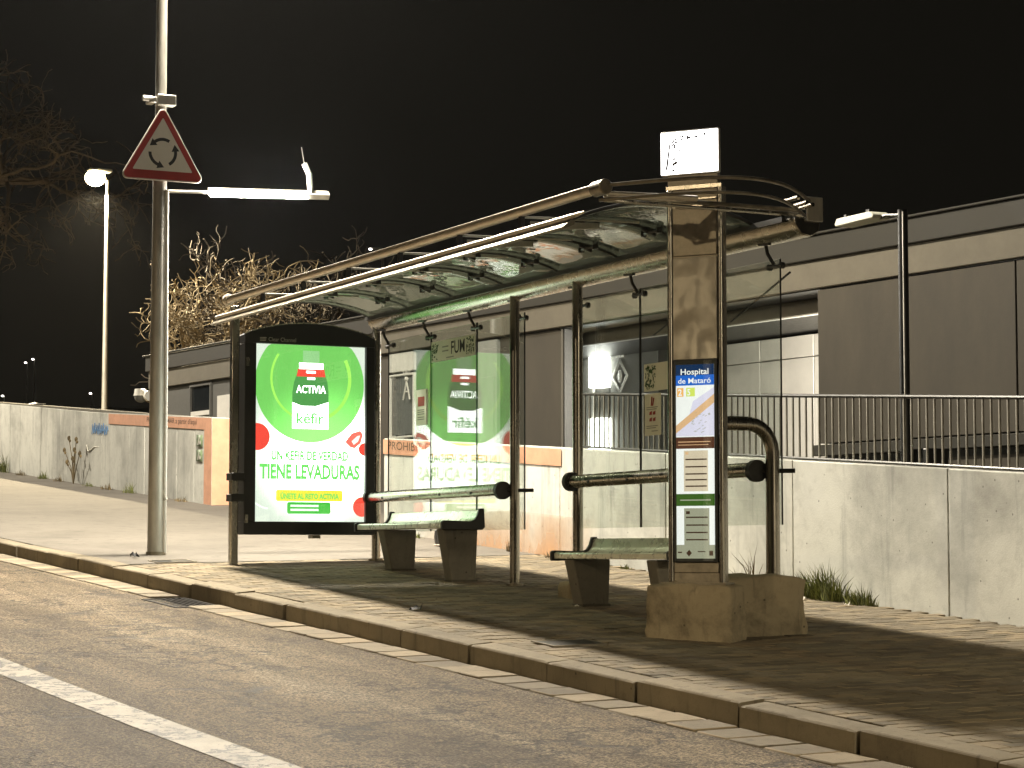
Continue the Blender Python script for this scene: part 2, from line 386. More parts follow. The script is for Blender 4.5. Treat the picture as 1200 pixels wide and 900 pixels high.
# kerb of one-metre stones
kerb = struct("kerb", MB().sheet([[(x, yk(x) + q, G(x, yk(x), z_)) for q, z_ in ((.035, -.3), (.035, -.04), (.16, -.04))] for x in rng(-42, 40, 82)]), m_core)
ca, sa = math.cos(math.atan(KA)), math.sin(math.atan(KA))
def frame(x, y, off=0, jitter=0):
    ex = Vector((ca, sa, GX * ca + GY * sa)).normalized(); ey0 = Vector((-sa, ca, -GX * sa + GY * ca))
    n = ex.cross(ey0).normalized(); ey = n.cross(ex)
    m = Matrix((ex, ey, n)).transposed().to_4x4(); m.translation = Vector((x, y, G(x, y, off)))
    if jitter: m = m @ Matrix.Rotation(random.uniform(-jitter, jitter), 4, 'X') @ Matrix.Rotation(random.uniform(-jitter, jitter), 4, 'Y')
    return m
kvars = []
for q in range(4):
    rj = random.Random(q); mb = MB()
    L = .497; prof = [(0, -.26), (0, -.016), (.004, -.007), (.010, -.002), (.020, 0), (.178, 0), (.178, -.26)]
    n = 17
    rows = []
    for i in range(n):
        x = -L + 2 * L * i / (n - 1); e = 1 if 0 < i < n - 1 else 0
        chip = .010 * rj.random() if rj.random() < .3 else .0015 * rj.random()
        rows.append([(x * 1.0, p[0] + (chip if k in (1, 2, 3) else 0), p[1] - (chip if k in (2, 3, 4) else 0) - (.006 if e == 0 and k in (2, 3, 4) else 0)) for k, p in enumerate(prof)])
    mb.sheet(rows); mb.f.append(tuple(range(len(prof)))); mb.f.append(tuple(range((n - 1) * len(prof), n * len(prof)))[::-1])
    kvars.append(mb)
ks = [obj("kerb_stone", v, m_kerb, None, smooth=20) for v in kvars]
for i in range(-40, 30):
    x = 454 * 0 + 5.55 + i * 1.04 + random.uniform(-.01, .01)
    src = ks[i % 4]; m = frame(x, yk(x) + random.uniform(-.010, .010), random.uniform(-.007, .006), .006) @ Matrix.Scale(1.022, 4, (1, 0, 0))
    if -44 < x < 34:
        dup(src, kerb, m)
for o in ks: bpy.data.objects.remove(o)
# gutter slabs along the kerb
gut = struct("gutter", MB().sheet([[(x, yk(x) + q, G(x, yk(x) + q, -.17)) for q in (-.30, .0)] for x in rng(-42, 40, 41)]), m_core)
gvs = []
for q in range(4):
    rj = random.Random(50 + q); d = [rj.uniform(-.004, .004) for _ in range(6)]
    gvs.append(obj("gutter_slab", MB().prism([(-.141, -.285 + d[0]), (.141 + d[1], -.285 + d[2]), (.141, -.002), (-.141 + d[3], -.002)], 'z', -.06, .004 + d[4] * .5), m_gut, None, bevel=.008))
x = -14.0; k = 0
while x < 17:
    if not (1.75 < x < 2.75): dup(gvs[k % 4], gut, frame(x, yk(x), -.133 + random.uniform(-.002, .002), .006))
    x += .305; k += 1
for o in gvs: bpy.data.objects.remove(o)

# brick pavers: near ones singly, the rest as one field
cells = []
PL, PW = .205, .105
p0 = -.25
for a in range(0, 138):
    for b in range(0, 26):
        px_ = p0 + a * PW; off = .5 * PL if a % 2 else 0
        q0 = b * PL - off; q1 = q0 + PL
        q0 = max(q0, 0); 
        if q1 - q0 < .03: continue
        cx = px_; cq = .5 * (q0 + q1)
        x = cx * ca - cq * sa; y = yk(0) + .182 + cx * sa + cq * ca
        if y > 1.93 or x < -.24: continue
        cells.append(((Vector((x, y, G(x, y))) - CAM).length, x, y, q1 - q0))
def in_frame(x, y):
    v = Vector((x, y, G(x, y))) - CAM; d_ = v.dot(fwd)
    px_ = 600 + 2670 * v.dot(rt) / d_; py_ = 450 - 2670 * v.dot(upv) / d_
    return px_ < 1205 and py_ < 905
def covered(x, y):
    return (7.15 < x < 7.50 and -1.88 < y < -1.46)
cells = [c for c in cells if not covered(c[1], c[2])]
full = sorted([c for c in cells if c[3] > PL - .01 and in_frame(c[1], c[2])])[:300]
chosen = set(id(c) for c in full)
pv = [obj("paver", MB().prism([(-.0478, -.0985), (.0478, -.0985), (.0478, .0985), (-.0478, .0985)], 'z', -.03, .0), m_pav, None, bevel=.004) for _ in range(1)]
for c in full:
    dup(pv[0], pave, frame(c[1], c[2], random.uniform(-.002, .002), .008))
bpy.data.objects.remove(pv[0])
fld = MB()
for c in cells:
    if id(c) in chosen: continue
    m = frame(c[1], c[2], random.uniform(-.002, .002), .008); h = c[3] / 2 - .005; e = .005
    fld.add([m @ Vector(v) for v in ((-.0478, -h, -.02), (.0478, -h, -.02), (.0478, h, -.02), (-.0478, h, -.02), (-.0478, -h, -.004), (.0478, -h, -.004), (.0478, h, -.004), (-.0478, h, -.004), (-.0455, -h + .004, 0), (.0455, -h + .004, 0), (.0455, h - .004, 0), (-.0455, h - .004, 0))],
            [(8, 9, 10, 11), (4, 5, 9, 8), (5, 6, 10, 9), (6, 7, 11, 10), (7, 4, 8, 11), (0, 1, 5, 4), (1, 2, 6, 5), (2, 3, 7, 6), (3, 0, 4, 7)])
fo = obj("paving_field", fld, m_pav, pave, smooth=None); fo["kind"] = "stuff"

# covers and drain
def cover(x0, x1, y0, y1, label, z=0):
    t = thing("access_cover", label, "access cover", (x0, y0, G(x0, y0)))
    def bx(a, b, c, d, u, v):
        return MB().add([(a, c, G(a, c, u)), (b, c, G(b, c, u)), (b, d, G(b, d, u)), (a, d, G(a, d, u)), (a, c, G(a, c, v)), (b, c, G(b, c, v)), (b, d, G(b, d, v)), (a, d, G(a, d, v))],
                        [(0, 3, 2, 1), (4, 5, 6, 7), (0, 1, 5, 4), (1, 2, 6, 5), (2, 3, 7, 6), (3, 0, 4, 7)])
    obj("lid", bx(x0 + .02, x1 - .02, y0 + .02, y1 - .02, -.03, .005 + z), m_dark, t, bevel=.003)
    f = MB()
    for a in ((x0, x1, y0, y0 + .017), (x0, x1, y1 - .017, y1), (x0, x0 + .017, y0 + .017, y1 - .017), (x1 - .017, x1, y0 + .017, y1 - .017)):
        b = bx(*a, -.03, .008 + z); f.add(b.v, b.f)
    obj("cover_frame", f, m_steel_d, t)
    return t
cover(7.16, 7.49, -1.87, -1.47, "square dark metal cover let into the brick paving near the kerb")
cover(-.62, -.02 - .3, -2.12, -1.72, "small flat cover in the pavement just right of the lamp post foot", .0)
dg = thing("drain_grate", "black iron drain grate in the gutter below the kerb", "drain grate", (2.25, yk(2.25) - .15, G(2.25, yk(2.25) - .15, -.14)))
fr = MB(); Md = frame(2.25, yk(2.25) - .2, -.14)
def lb(mb, m, *b):
    q = MB().box(*b); mb.add([m @ v for v in q.v], q.f)
lb(fr, Md, -.42, .42, -.20, -.175, -.03, .006); lb(fr, Md, -.42, .42, .165, .19, -.03, .006); lb(fr, Md, -.42, -.395, -.175, .165, -.03, .006); lb(fr, Md, .395, .42, -.175, .165, -.03, .006)
obj("grate_frame", fr, m_iron, dg)
for i in range(7):
    b = MB(); yy = -.155 + i * .05; lb(b, Md, -.395, .395, yy - .009, yy + .009, -.035, .003); obj("bar", b, m_iron, dg)
b = MB(); lb(b, Md, -.39, .39, -.17, .16, -.05, -.04); obj("sump", b, m_black, dg)

# ------------------------------------------------------------------ concrete walls
def wall(name, label, x0, x1, fy, hgt, joints, th=.28):
    t = thing(name, label, "concrete wall", (x1, fy(x1), G(x1, fy(x1))))
    def seg(a, b, y_off, thick, lo, hi):
        pts = []
        for x_, in ((a,), (b,)):
            y = fy(x_) + y_off
            pts.append((x_, y))
        (xa, ya), (xb, yb) = pts
        v = []
        for z_ in (lo, hi):
            for (xx, yy, ty) in ((xa, ya, 0), (xb, yb, 0), (xb, yb, thick), (xa, ya, thick)):
                v.append((xx, yy + ty, G(xx, fy(xx)) + (z_ if z_ < .5 else hgt(xx) + z_ - 1)))
        return MB().add(v, [(0, 3, 2, 1), (4, 5, 6, 7), (0, 1, 5, 4), (1, 2, 6, 5), (2, 3, 7, 6), (3, 0, 4, 7)])
    obj("core", seg(x0 + .01, x1 - .01, .02, th - .04, -.3, .985), m_core, t)
    js = sorted(joints)
    for a, b in zip(js[:-1], js[1:]):
        obj("wall_panel", seg(a + .006, b - .006, random.uniform(0, .006), th, -.3, 1.0), m_wall, t, bevel=.008)
    return t, seg
# right wall, running behind the shelter
fyr = lambda x: 1.95; hr = lambda x: 1.11
js = [-4.46, -2.2, .15, 2.3, 4.45, 6.6, 8.75, 10.9, 13.05, 15.2]
wr, segr = wall("retaining_wall", "long grey concrete wall running behind the bus shelter under the railing", -4.46, 15.2, fyr, hr, js)
bandr = MB()
def band(mb, x0, x1, fy, hg, d0, d1, out, n=6):
    mb.sheet([[(x, fy(x) - out, G(x, fy(x)) + hg(x) - d0), (x, fy(x) - out, G(x, fy(x)) + hg(x) - d1)] for x in rng(x0, x1, n)])
band(bandr, -4.45, .20, fyr, hr, .012, .185, .009)
obj("painted_band", bandr, m_orange, wr)
def wash_mat():
    t = NT("faded_salmon_wash"); df = t.n("ShaderNodeBsdfDiffuse"); df.inputs[0].default_value = (.58, .33, .17, 1); tr = t.n("ShaderNodeBsdfTransparent")
    g = t.n("ShaderNodeTexCoord"); sp = t.n("ShaderNodeSeparateXYZ"); t.l(g.outputs["Generated"], sp.inputs[0])
    a_ = t.ramp(sp.outputs["Z"], [(.0, g3(.85)), (1.0, g3(0))]); b_ = t.ramp(sp.outputs["X"], [(0, g3(0)), (.25, g3(1)), (.8, g3(1)), (1, g3(0))])
    f = t.mix(t.mix(a_, b_, 1.0, 'MULTIPLY'), t.ramp(t.noise(t.pos((1, 1, .5)), 2.5, 7, .7), [(.3, g3(.3)), (.6, g3(1))]), 1.0, 'MULTIPLY')
    m_ = t.n("ShaderNodeMixShader"); t.l(f, m_.inputs[0]); t.l(tr.outputs[0], m_.inputs[1]); t.l(df.outputs[0], m_.inputs[2]); t.l(m_.outputs[0], t.out.inputs[0]); return t.m
wv_ = MB(); wv_.sheet([[(x, 1.941, G(x, 1.95) + z_) for z_ in (0, .2, .42)] for x in rng(-3.4, 1.0, 6)])
obj("paint_wash", wv_, wash_mat(), wr)
tx = MB(); text(tx, "PROHIBIT FUMAR", (-4.30, .055, -2.45, .155), lambda u, v: (u, 1.95 - .012, G(u, 1.95) + 1.11 - .185 + v), .004)
obj("lettering", tx, m_letter, wr)
# left wall, up the street
fyl = lambda x: 2.0 - .029 * (x + 11.3); hl = lambda x: 1.28 + max(0, -(x + 18)) * .012
jl = [-11.0 - .93 * i for i in range(0, 33)]
jl[0] = -11.02
wl, segl = wall("boundary_wall", "pale concrete wall up the street with a salmon painted end", jl[-1], -11.02, fyl, hl, jl)
b = MB(); band(b, -17.0, -11.02, fyl, hl, .012, .185, .009); obj("painted_band", b, m_orange, wl)
b = MB(); b.sheet([[(-11.012, fyl(-11) + q, G(-11, fyl(-11)) - .1), (-11.012, fyl(-11) + q, G(-11, fyl(-11)) + 1.268)] for q in (.0, .27)])
b.sheet([[(x, fyl(x) - .0085, G(x, fyl(x)) - .05), (x, fyl(x) - .0085, G(x, fyl(x)) + 1.10)] for x in (-11.38, -11.012)])
obj("painted_end", b, m_orange, wl)
tx = MB(); text(tx, "PROHIBIT FUMAR a partir d'aquí", (-14.55, .045, -11.75, .150), lambda u, v: (u, fyl(u) - .012, G(u, fyl(u)) + hl(u) - .185 + v), .004)
obj("lettering", tx, m_letter, wl)
for z0, dz in ((.84, .17), (.62, .17)):
    pl = lambda u, v: (u, fyl(u) - .014, G(u, fyl(u)) + v)
    q = MB(); flat(q, [(-11.75, z0), (-11.45, z0), (-11.45, z0 + dz), (-11.75, z0 + dz)], pl); sgn = obj("pictogram_plate", q, m_greensign, wl, solid=.006)
    q = MB(); pl2 = lambda u, v: (u, fyl(u) - .019, G(u, fyl(u)) + v)
    flat(q, [(-11.68, z0 + .02), (-11.64, z0 + .02), (-11.58, z0 + .14), (-11.62, z0 + .14)], pl2); flat(q, disc(-11.55, z0 + .06, .04, .03, 10), pl2)
    obj("pictogram", q, m_pale, sgn)
gf = MB()
for k in range(7):
    u0 = -18.1 + k * .15; gf.tube([(u0 + a_, fyl(u0) - .008, G(u0, 2.1) + 1.0 + h_) for a_, h_ in ((-.05, -.10 + .03 * (k % 3)), (0, .07 + .03 * (k % 2)), (.05, -.09), (.11, .05 - .04 * (k % 2)), (.15, -.04))], .007, 4)
obj("spray_scrawl", gf, m_blue, wl)
gf = MB()
gf.tube([(-18.5 + a_, fyl(-18.3) - .008, G(-18.3, 2.1) + .62 + h_) for a_, h_ in ((0, .1), (.1, -.02), (.3, 0), (.5, .04), (.9, .03), (1.1, .12))], .010, 4)
obj("pale_scrawl", gf, m_pale, wl)

# railing on the right wall
rl = thing("railing", "steel railing of thin upright bars on top of the concrete wall", "railing", (.4, 2.06, G(.4, 1.95) + 1.11))
zt = lambda x: G(x, 1.95) + 1.11
obj("top_rail", MB().tube([(.4, 2.06, zt(.4) + .55), (13.5, 2.06, zt(13.5) + .55)], .016, 8), m_dark, rl)
obj("bottom_rail", MB().box(0, 1, 0, 1, 0, 1) if False else MB().tube([(.4, 2.06, zt(.4) + .02), (13.5, 2.06, zt(13.5) + .02)], .012, 6), m_dark, rl)
m_bal = plain("weathered_railing_steel", (.27, .255, .215), .5, .4, .2, 9, .1)
bal = obj("baluster", MB().box(-.008, .008, -.008, .008, .02, .54), m_bal, None, bevel=.003)
for i in range(131):
    x = .4 + .1 * i; dup(bal, rl, Matrix.Translation(Vector((x - .4, 0, zt(x) - zt(.4)))))
bpy.data.objects.remove(bal)

# ------------------------------------------------------------------ lamps of the place and added lamps
def lamp(name, loc, power, color, radius, parent=None, spot=None, target=None, wing=0, shield=0):
    l = bpy.data.lights.new(name, 'SPOT' if spot else 'POINT'); l.energy = power; l.color = color; l.shadow_soft_size = radius
    o = bpy.data.objects.new(name, l); COL.objects.link(o); o.location = loc
    if spot: l.spot_size = R(spot); l.spot_blend = .6
    if target is not None: o.rotation_euler = (Vector(target) - Vector(loc)).to_track_quat('-Z', 'Y').to_euler()
    if parent is not None: o.parent = parent; o.matrix_parent_inverse = wm(parent).inverted()
    if wing:   # street optics: the lens throws more light sideways than straight down
        l.use_nodes = True; t = l.node_tree; em_ = t.nodes["Emission"]; tc = t.nodes.new("ShaderNodeTexCoord"); sx = t.nodes.new("ShaderNodeSeparateXYZ")
        t.links.new(tc.outputs["Normal"], sx.inputs[0]); ab = t.nodes.new("ShaderNodeMath"); ab.operation = 'ABSOLUTE'; t.links.new(sx.outputs["Z"], ab.inputs[0])
        mx = t.nodes.new("ShaderNodeMath"); mx.operation = 'MAXIMUM'; mx.inputs[1].default_value = .36; t.links.new(ab.outputs[0], mx.inputs[0])
        pw = t.nodes.new("ShaderNodeMath"); pw.operation = 'POWER'; pw.inputs[1].default_value = -wing; t.links.new(mx.outputs[0], pw.inputs[0]); t.links.new(pw.outputs[0], em_.inputs["Strength"])
        if shield:   # house-side shield: less light thrown back over the pavement side
            o.rotation_euler = (0, 0, 0); mr = t.nodes.new("ShaderNodeMapRange"); mr.interpolation_type = 'SMOOTHSTEP'
            for i_, v_ in ((1, .22), (2, .66), (3, 1.0), (4, shield)): mr.inputs[i_].default_value = v_
            t.links.new(sx.outputs["Y"], mr.inputs[0]); ml = t.nodes.new("ShaderNodeMath"); ml.operation = 'MULTIPLY'
            t.links.new(pw.outputs[0], ml.inputs[0]); t.links.new(mr.outputs[0], ml.inputs[1]); t.links.new(ml.outputs[0], em_.inputs["Strength"])
    return o

# ------------------------------------------------------------------ hospital building
FA = math.atan(.105)
hb = thing("hospital_building", "low flat roofed hospital wing with pale band and recessed white tiled porch", "building", (0, 6.06, G(0, 6.06)), FA)
HM = Matrix.Translation(Vector((0, 6.06, 0))) @ Matrix.Rotation(FA, 4, 'Z')
def hbox(*bs):
    mb = MB()
    for b in bs:
        q = MB().box(*b); mb.add([HM @ v for v in q.v], q.f)
    return mb
XL, XR = -20.45, 12.0
obj("roof_edge", hbox((XL - .08, XR, -.10, 9, 3.425, 3.70), (XL - .12, XR, -.14, .04, 3.702, 3.73)), m_fascia, hb, bevel=.01)
obj("roof_band", hbox((XL - .04, XR, -.05, 9, 3.10, 3.423)), m_band, hb, bevel=.01)
obj("soffit", hbox((XL, XR, .0, 8.9, 3.085, 3.098)), m_dark, hb)
# walls left of the porch, panel by panel with dark joints
wallm = lambda a, b, m=m_clad_l, z0=-.6, z1=3.08: obj("wall_panel", hbox((a + .012, b - .012, .02, .22, z0, z1)), m, hb, bevel=.006)
obj("wall_core", hbox((XL + .05, -11.3, .06, .3, -.6, 3.08), (-10.5, -8.74, .06, .3, -.6, 3.08), (-8.14, -6.52, .06, .3, -.6, 3.08), (-11.3, -10.5, .1, .3, -.6, 1.79)), m_dark, hb)
wallm(XL, -18.72); wallm(-17.80, -16.9); wallm(-16.9, -14.4); wallm(-14.4, -12.9); wallm(-12.9, -11.31, m_cladd); wallm(-10.51, -8.76, m_cladd); wallm(-8.12, -6.53, m_cladd)
wallm(-18.72, -17.80, m_clad_l, -.6, 2.05)
def window(a, b, panes, fm, gm, z0, z1, fw=.045):
    f = hbox((a, a + fw, -.01, .1, z0, z1), (b - fw, b, -.01, .1, z0, z1), (a + fw, b - fw, -.01, .1, z1 - fw, z1), (a + fw, b - fw, -.01, .1, z0, z0 + fw))
    fo_ = obj("window", f, fm, hb, bevel=.004)
    for p0_, p1_ in panes:
        obj("pane", hbox((a + fw, b - fw, .03, .05, p0_, p1_)), gm, fo_)
    return fo_
wi = window(-18.72, -17.80, [(2.10, 2.50), (2.58, 3.02)], m_clad_l, m_dkglass, 2.05, 3.07)
obj("mullion", hbox((-18.67, -17.85, .0, .09, 2.50, 2.58)), m_white, wi)
wi2 = window(-11.29, -10.53, [(1.84, 2.70)], m_white, m_mesh, 1.79, 2.76, .03)
obj("transom_panel", hbox((-11.29, -10.53, -.015, .1, 2.80, 3.075)), m_white, hb)
dr = obj("door", hbox((-8.72, -8.16, -.01, .12, -.4, 3.07)), m_doorw, hb, bevel=.006)
obj("door_panel", hbox((-8.66, -8.22, -.02, -.012, 1.0, 2.55)), m_doorw, dr, bevel=.004)
obj("notice_board", hbox((-17.45, -16.45, -.04, .015, 2.07, 2.80)), m_white, hb, bevel=.004)
gate = obj("gate_leaf", hbox((-17.2, -16.5, -.06, -.01, .3, 1.85)), m_cladd, hb, bevel=.004)
for i in range(4): obj("gate_rib", hbox((-17.1 + i * .18, -17.06 + i * .18, -.08, -.062, .32, 1.83)), m_clad_l, gate)
# lettering and symbol beside the screen window
tx = MB(); hp = lambda u, v: HM @ Vector((u, -.02, v))
text(tx, "W", (-10.85, 2.72, -10.60, 2.80), hp, .01)
tx.tube([hp(-10.72, 2.64), hp(-10.82, 2.36)], .012, 5); tx.tube([hp(-10.72, 2.64), hp(-10.62, 2.36)], .012, 5); tx.tube([hp(-10.78, 2.48), hp(-10.66, 2.48)], .010, 5); tx.sphere(hp(-10.72, 2.67), .035, 8, 6)
obj("pictogram", tx, m_white, hb)
# right cladding panels
for a, b in ((-1.13, 2.05), (2.05, 5.2), (5.2, 8.4), (8.4, 12.0)):
    obj("cladding_panel", hbox((a + .012, b - .012, -.015, .2, 1.315, 3.075)), m_cladd, hb, bevel=.006)
obj("plinth_ledge", hbox((-1.13, 12, -.10, .2, 1.17, 1.295)), m_fascia, hb, bevel=.008)
obj("plinth", hbox((-1.13, 12, .02, .2, -.6, 1.09)), m_cladd, hb)
obj("recess_wall", hbox((-1.13, 12, .12, .2, 1.09, 1.17), (-1.13, -.93, .2, 3.2, -.6, 3.08)), m_dark, hb)
# porch
obj("porch_back", hbox((-12.4, -.93, 3.22, 3.4, -.6, 3.4)), m_dark, hb)
obj("porch_floor", hbox((-12.4, -.93, .3, 3.2, -.7, -.3)), m_fascia, hb)
for i, (a, b) in enumerate(((-7.31, -6.14), (-6.14, -4.97), (-4.97, -3.80), (-3.80, -2.63), (-2.63, -1.46))):
    for z0, z1 in ((2.74, 3.05), (1.34, 2.74)):
        obj("tile", hbox((a + .008, b - .008, 3.1, 3.22, z0 + .008, z1 - .008)), m_tile, hb, bevel=.005)
for a, b in ((-9.86, -8.6), (-8.6, -7.33)):
    obj("wall_panel", hbox((a + .006, b - .006, 3.1, 3.22, -.3, 3.3)), m_doorw if a < -9 else m_clad_l, hb, bevel=.005)  # panel by the lit strip given paler paint to stand in for its light
obj("porch_door", hbox((-12.0, -10.30, 3.08, 3.2, -.3, 3.30)), m_white, hb, bevel=.01)
obj("door_leaf", hbox((-11.55, -11.0, 3.05, 3.078, -.3, 2.95)), m_tile, hb, bevel=.01)
obj("side_light", hbox((-10.25, -9.89, 2.96, 3.18, 2.62, 3.30)), m_emstrip, hb)
obj("side_light", hbox((-10.25, -9.89, 2.96, 3.18, 1.2, 2.14)), m_emstrip, hb)
obj("wall_panel", hbox((-10.28, -9.87, 3.1, 3.22, 2.15, 2.61)), m_clad_l, hb)
for i in range(6):
    d0 = 1.0 + i * .36
    obj("ceiling_slat", hbox((-12.3, -.95, d0, d0 + .07, 3.06 + .012 * i, 3.20)), m_white, hb)
obj("porch_ceiling", hbox((-12.4, -.93, .3, 3.22, 3.30, 3.4)), m_dark, hb)
q = MB(); q.tube([HM @ Vector((-12.3, .62, 3.01)), HM @ Vector((-.95, .62, 3.01))], .10, 12); obj("ceiling_pipe", q, m_band, hb)
plo = obj("added_porch_lamp", hbox((-.99, -.935, 1.6, 2.2, 2.35, 2.5)), m_porch, hb)  # unseen lamp added on the side wall to brighten the porch
lamp("added_porch_light", HM @ Vector((-1.2, 1.9, 2.4)), 1700, (1.0, .95, .84), .15, hb)
# hospital emblem: crowned lozenge on the lit wall
em = MB(); ep = lambda u, v: HM @ Vector((u, 3.085, v))
def ring(mb, pts, wdt, place):
    n = len(pts); c = (sum(p[0] for p in pts) / n, sum(p[1] for p in pts) / n)
    inn = [(c[0] + (p[0] - c[0]) * wdt, c[1] + (p[1] - c[1]) * wdt) for p in pts]
    mb.add([place(*p) for p in pts] + [place(*p) for p in inn], [(i, (i + 1) % n, n + (i + 1) % n, n + i) for i in range(n)])
ring(em, [(-9.58, 2.48), (-9.36, 2.76), (-9.58, 3.04), (-9.80, 2.76)], .72, ep)
for k in (-.07, 0, .07): flat(em, [(-9.58 + k - .03, 3.05), (-9.58 + k + .03, 3.05), (-9.58 + k * 1.4, 3.16)], ep)
flat(em, disc(-9.58, 2.76, .05, .1, 12), ep)
obj("emblem", em, m_white, hb, solid=.01)
# notice posts seen left of the totem belong to the glass; see shelter

# ------------------------------------------------------------------ bus shelter
sh = thing("bus_shelter", "glass and steel bus shelter with a long curved roof on round posts", "bus shelter", (0, 0, 0))
def post(x, y, z0, z1, r=.043): obj("post", MB().tube([(x, y, z0), (x, y, z1)], r, 16), m_steel, sh)
post(0, 0, G(0, 0) - .05, 2.30); post(3.10, 0, G(3.1, 0) - .05, 2.30); post(4.27, 0, -.20, 2.30)
for x in (0, 3.10): obj("post_foot", MB().tube([(x, 0, G(x, 0) - .02), (x, 0, G(x, 0) + .02)], .075, 14), m_steel_d, sh)
obj("post", MB().box(-.035, .035, -1.51, -1.43, G(0, -1.47) - .05, 2.44), m_steel, sh, bevel=.012)
# arched rear post, bending over to the totem
arc = [(7.2, 0, -.3), (7.2, 0, .5), (7.2, 0, .78)] + [(7.2, -.2 + .2 * math.cos(a), .78 + .2 * math.sin(a)) for a in [R(15 * i) for i in range(1, 7)]] + [(7.2, -.56, .98)]
obj("arched_post", MB().tube(arc, .05, 16), m_steel, sh)
# gutter beam
gp = [(-.07, 2.385), (-.07, 2.33), (-.02, 2.27), (.06, 2.255), (.13, 2.30), (.14, 2.385)]
obj("gutter_beam", MB().prism(gp, 'x', -.06, 7.62), m_steel, sh, bevel=.008)
obj("gutter_lip", MB().box(-.07, 7.5, -.10, -.072, 2.362, 2.40), m_dark, sh)
obj("beam_end_cap", MB().box(7.622, 7.64, .02, .15, 2.36, 2.53), m_galv, sh, bevel=.006)
# curved roof, one sheet per bay
def shell_z(t): return 2.30 + .09 * t + .165 * math.sin(math.pi * t) ** .8
XB = [.0, .98, 2.02, 3.06, 4.10, 5.12, 6.12, 7.10]
for a, b in zip(XB[:-1], XB[1:]):
    rows = [[(a + .012 + (b - a - .024) * i / 4, -1.58 + 1.5 * k / 14, shell_z(k / 14)) for k in range(15)] for i in range(5)]
    obj("roof_sheet", MB().sheet(rows), m_shell, sh, smooth=60, solid=.008)
for a in XB:
    obj("roof_rib", MB().tube([(a, -1.60 + 1.53 * k / 14, shell_z(k / 14) + .002) for k in range(15)], .014, 8), m_dark, sh)
obj("front_lip", MB().prism([(-1.68, 2.262), (-1.66, 2.25), (-1.585, 2.285), (-1.575, 2.315), (-1.60, 2.318)], 'x', -.12, 7.25), m_steel_d, sh)
obj("front_rail", MB().tube([(-.12, -1.615, 2.332), (7.2, -1.615, 2.332), (7.42, -1.60, 2.345)], [.02, .02, .008], 10), m_alu, sh)
tb = obj("roof_tube", MB().tube([(0.02, -1.55, 2.49), (7.50, -1.55, 2.49)], .037, 18), m_alu, sh)
obj("tube_groove", MB().tube([(.08, -1.585, 2.512), (7.5, -1.585, 2.512)], .006, 6), m_steel_d, tb)
obj("tube_cap", MB().tube([(7.48, -1.55, 2.49), (7.64, -1.55, 2.49)], .052, 18), m_steel_d, tb, bevel=.01)
obj("tube_cap", MB().tube([(0, -1.55, 2.49), (.06, -1.55, 2.49)], .056, 18), m_alu, tb, bevel=.01)
for x in (1.0, 2.05, 3.1, 4.2, 5.33, 6.38):
    obj("roof_strut", MB().tube([(x, -1.53, 2.452), (x, -.60, 2.475)], .009, 8), m_galv, sh)
    obj("tube_bracket", MB().box(x - .02, x + .02, -1.565, -1.535, 2.34, 2.455), m_dark, sh)
for x in (5.36, 6.42):
    obj("roof_fin", MB().prism([(-1.50, 2.36), (-1.50, 2.42), (-.95, 2.44), (-.95, 2.40)], 'x', x - .010, x + .010), m_galv, sh, bevel=.004)
# curved end of the roof frame round the totem
bow = [(7.6 + .52 * math.sin(math.pi * k / 16), -1.55 + 1.62 * k / 16, 2.50 + .03 * math.sin(math.pi * k / 16)) for k in range(17)]
obj("end_bow", MB().tube(bow, .013, 10), m_steel_d, sh)
obj("end_bow", MB().tube([(p[0] - .06, p[1], p[2] - .09) for p in bow], .011, 10), m_steel_d, sh)
obj("end_board", MB().box(7.50, 7.53, -1.50, .05, 2.435, 2.465), m_steel_d, sh, bevel=.006)
obj("end_rail", MB().tube([(7.52, -1.5, 2.415), (7.52, .06, 2.415)], .012, 8), m_steel, sh)
obj("stub_tube", MB().tube([(7.55, -1.50, 2.455), (7.62, -1.1, 2.455), (7.64, -.86, 2.455)], .02, 12), m_alu, sh)
for k, (yy, zz_) in enumerate(((-.10, 2.50), (-.03, 2.47), (.02, 2.46))):
    obj("end_bolt", MB().tube([(7.55, yy, zz_), (7.68, yy + .02, zz_ + .01)], .016, 8), m_steel, sh)
# glass back
GP = [(.05, 1.07), (1.085, 2.09), (2.105, 3.07), (4.13, 5.115), (5.13, 6.13), (6.145, 7.15)]
panes = []
for a, b in GP:
    panes.append(obj("glass_pane", MB().box(a, b, .105, .115, .28, 2.16), m_glass, sh))
    obj("pane_edge", MB().box(a - .004, a, .104, .116, .28, 2.16), m_dark, sh); obj("pane_edge", MB().box(b, b + .004, .104, .116, .28, 2.16), m_dark, sh)
for x in (.10, 1.078, 2.097, 3.03, 4.17, 5.122, 6.137, 7.10):
    c = MB(); c.tube([(x, .02, 2.27), (x - .02, .05, 2.20), (x, .09, 2.12)], .014, 6); c.tube([(x - .09, .098, 2.11), (x + .09, .098, 2.11)], .012, 6); c.tube([(x - .05, .0, 2.27), (x + .06, .02, 2.265)], .018, 6)
    for s_ in (-.08, .08): c.tube([(x + s_, .092, 2.11), (x + s_, .12, 2.11)], .024, 8)
    obj("clamp", c, m_dark, sh)
for x in XB[1:-1]:
    for t_ in (.45, .8):
        c = MB(); yy = -1.58 + 1.5 * t_; zz_ = shell_z(t_) - .03
        for s_ in (-.12, .12):
            c.tube([(x, yy, zz_), (x + s_, yy + .03, zz_ - .005)], .012, 6); c.tube([(x + s_, yy + .03, zz_ - .02), (x + s_, yy + .03, zz_ + .02)], .024, 8)
        c.tube([(x, yy - .05, zz_ + .02), (x, yy + .06, zz_ - .02)], .014, 6); obj("roof_clamp", c, m_dark, sh)
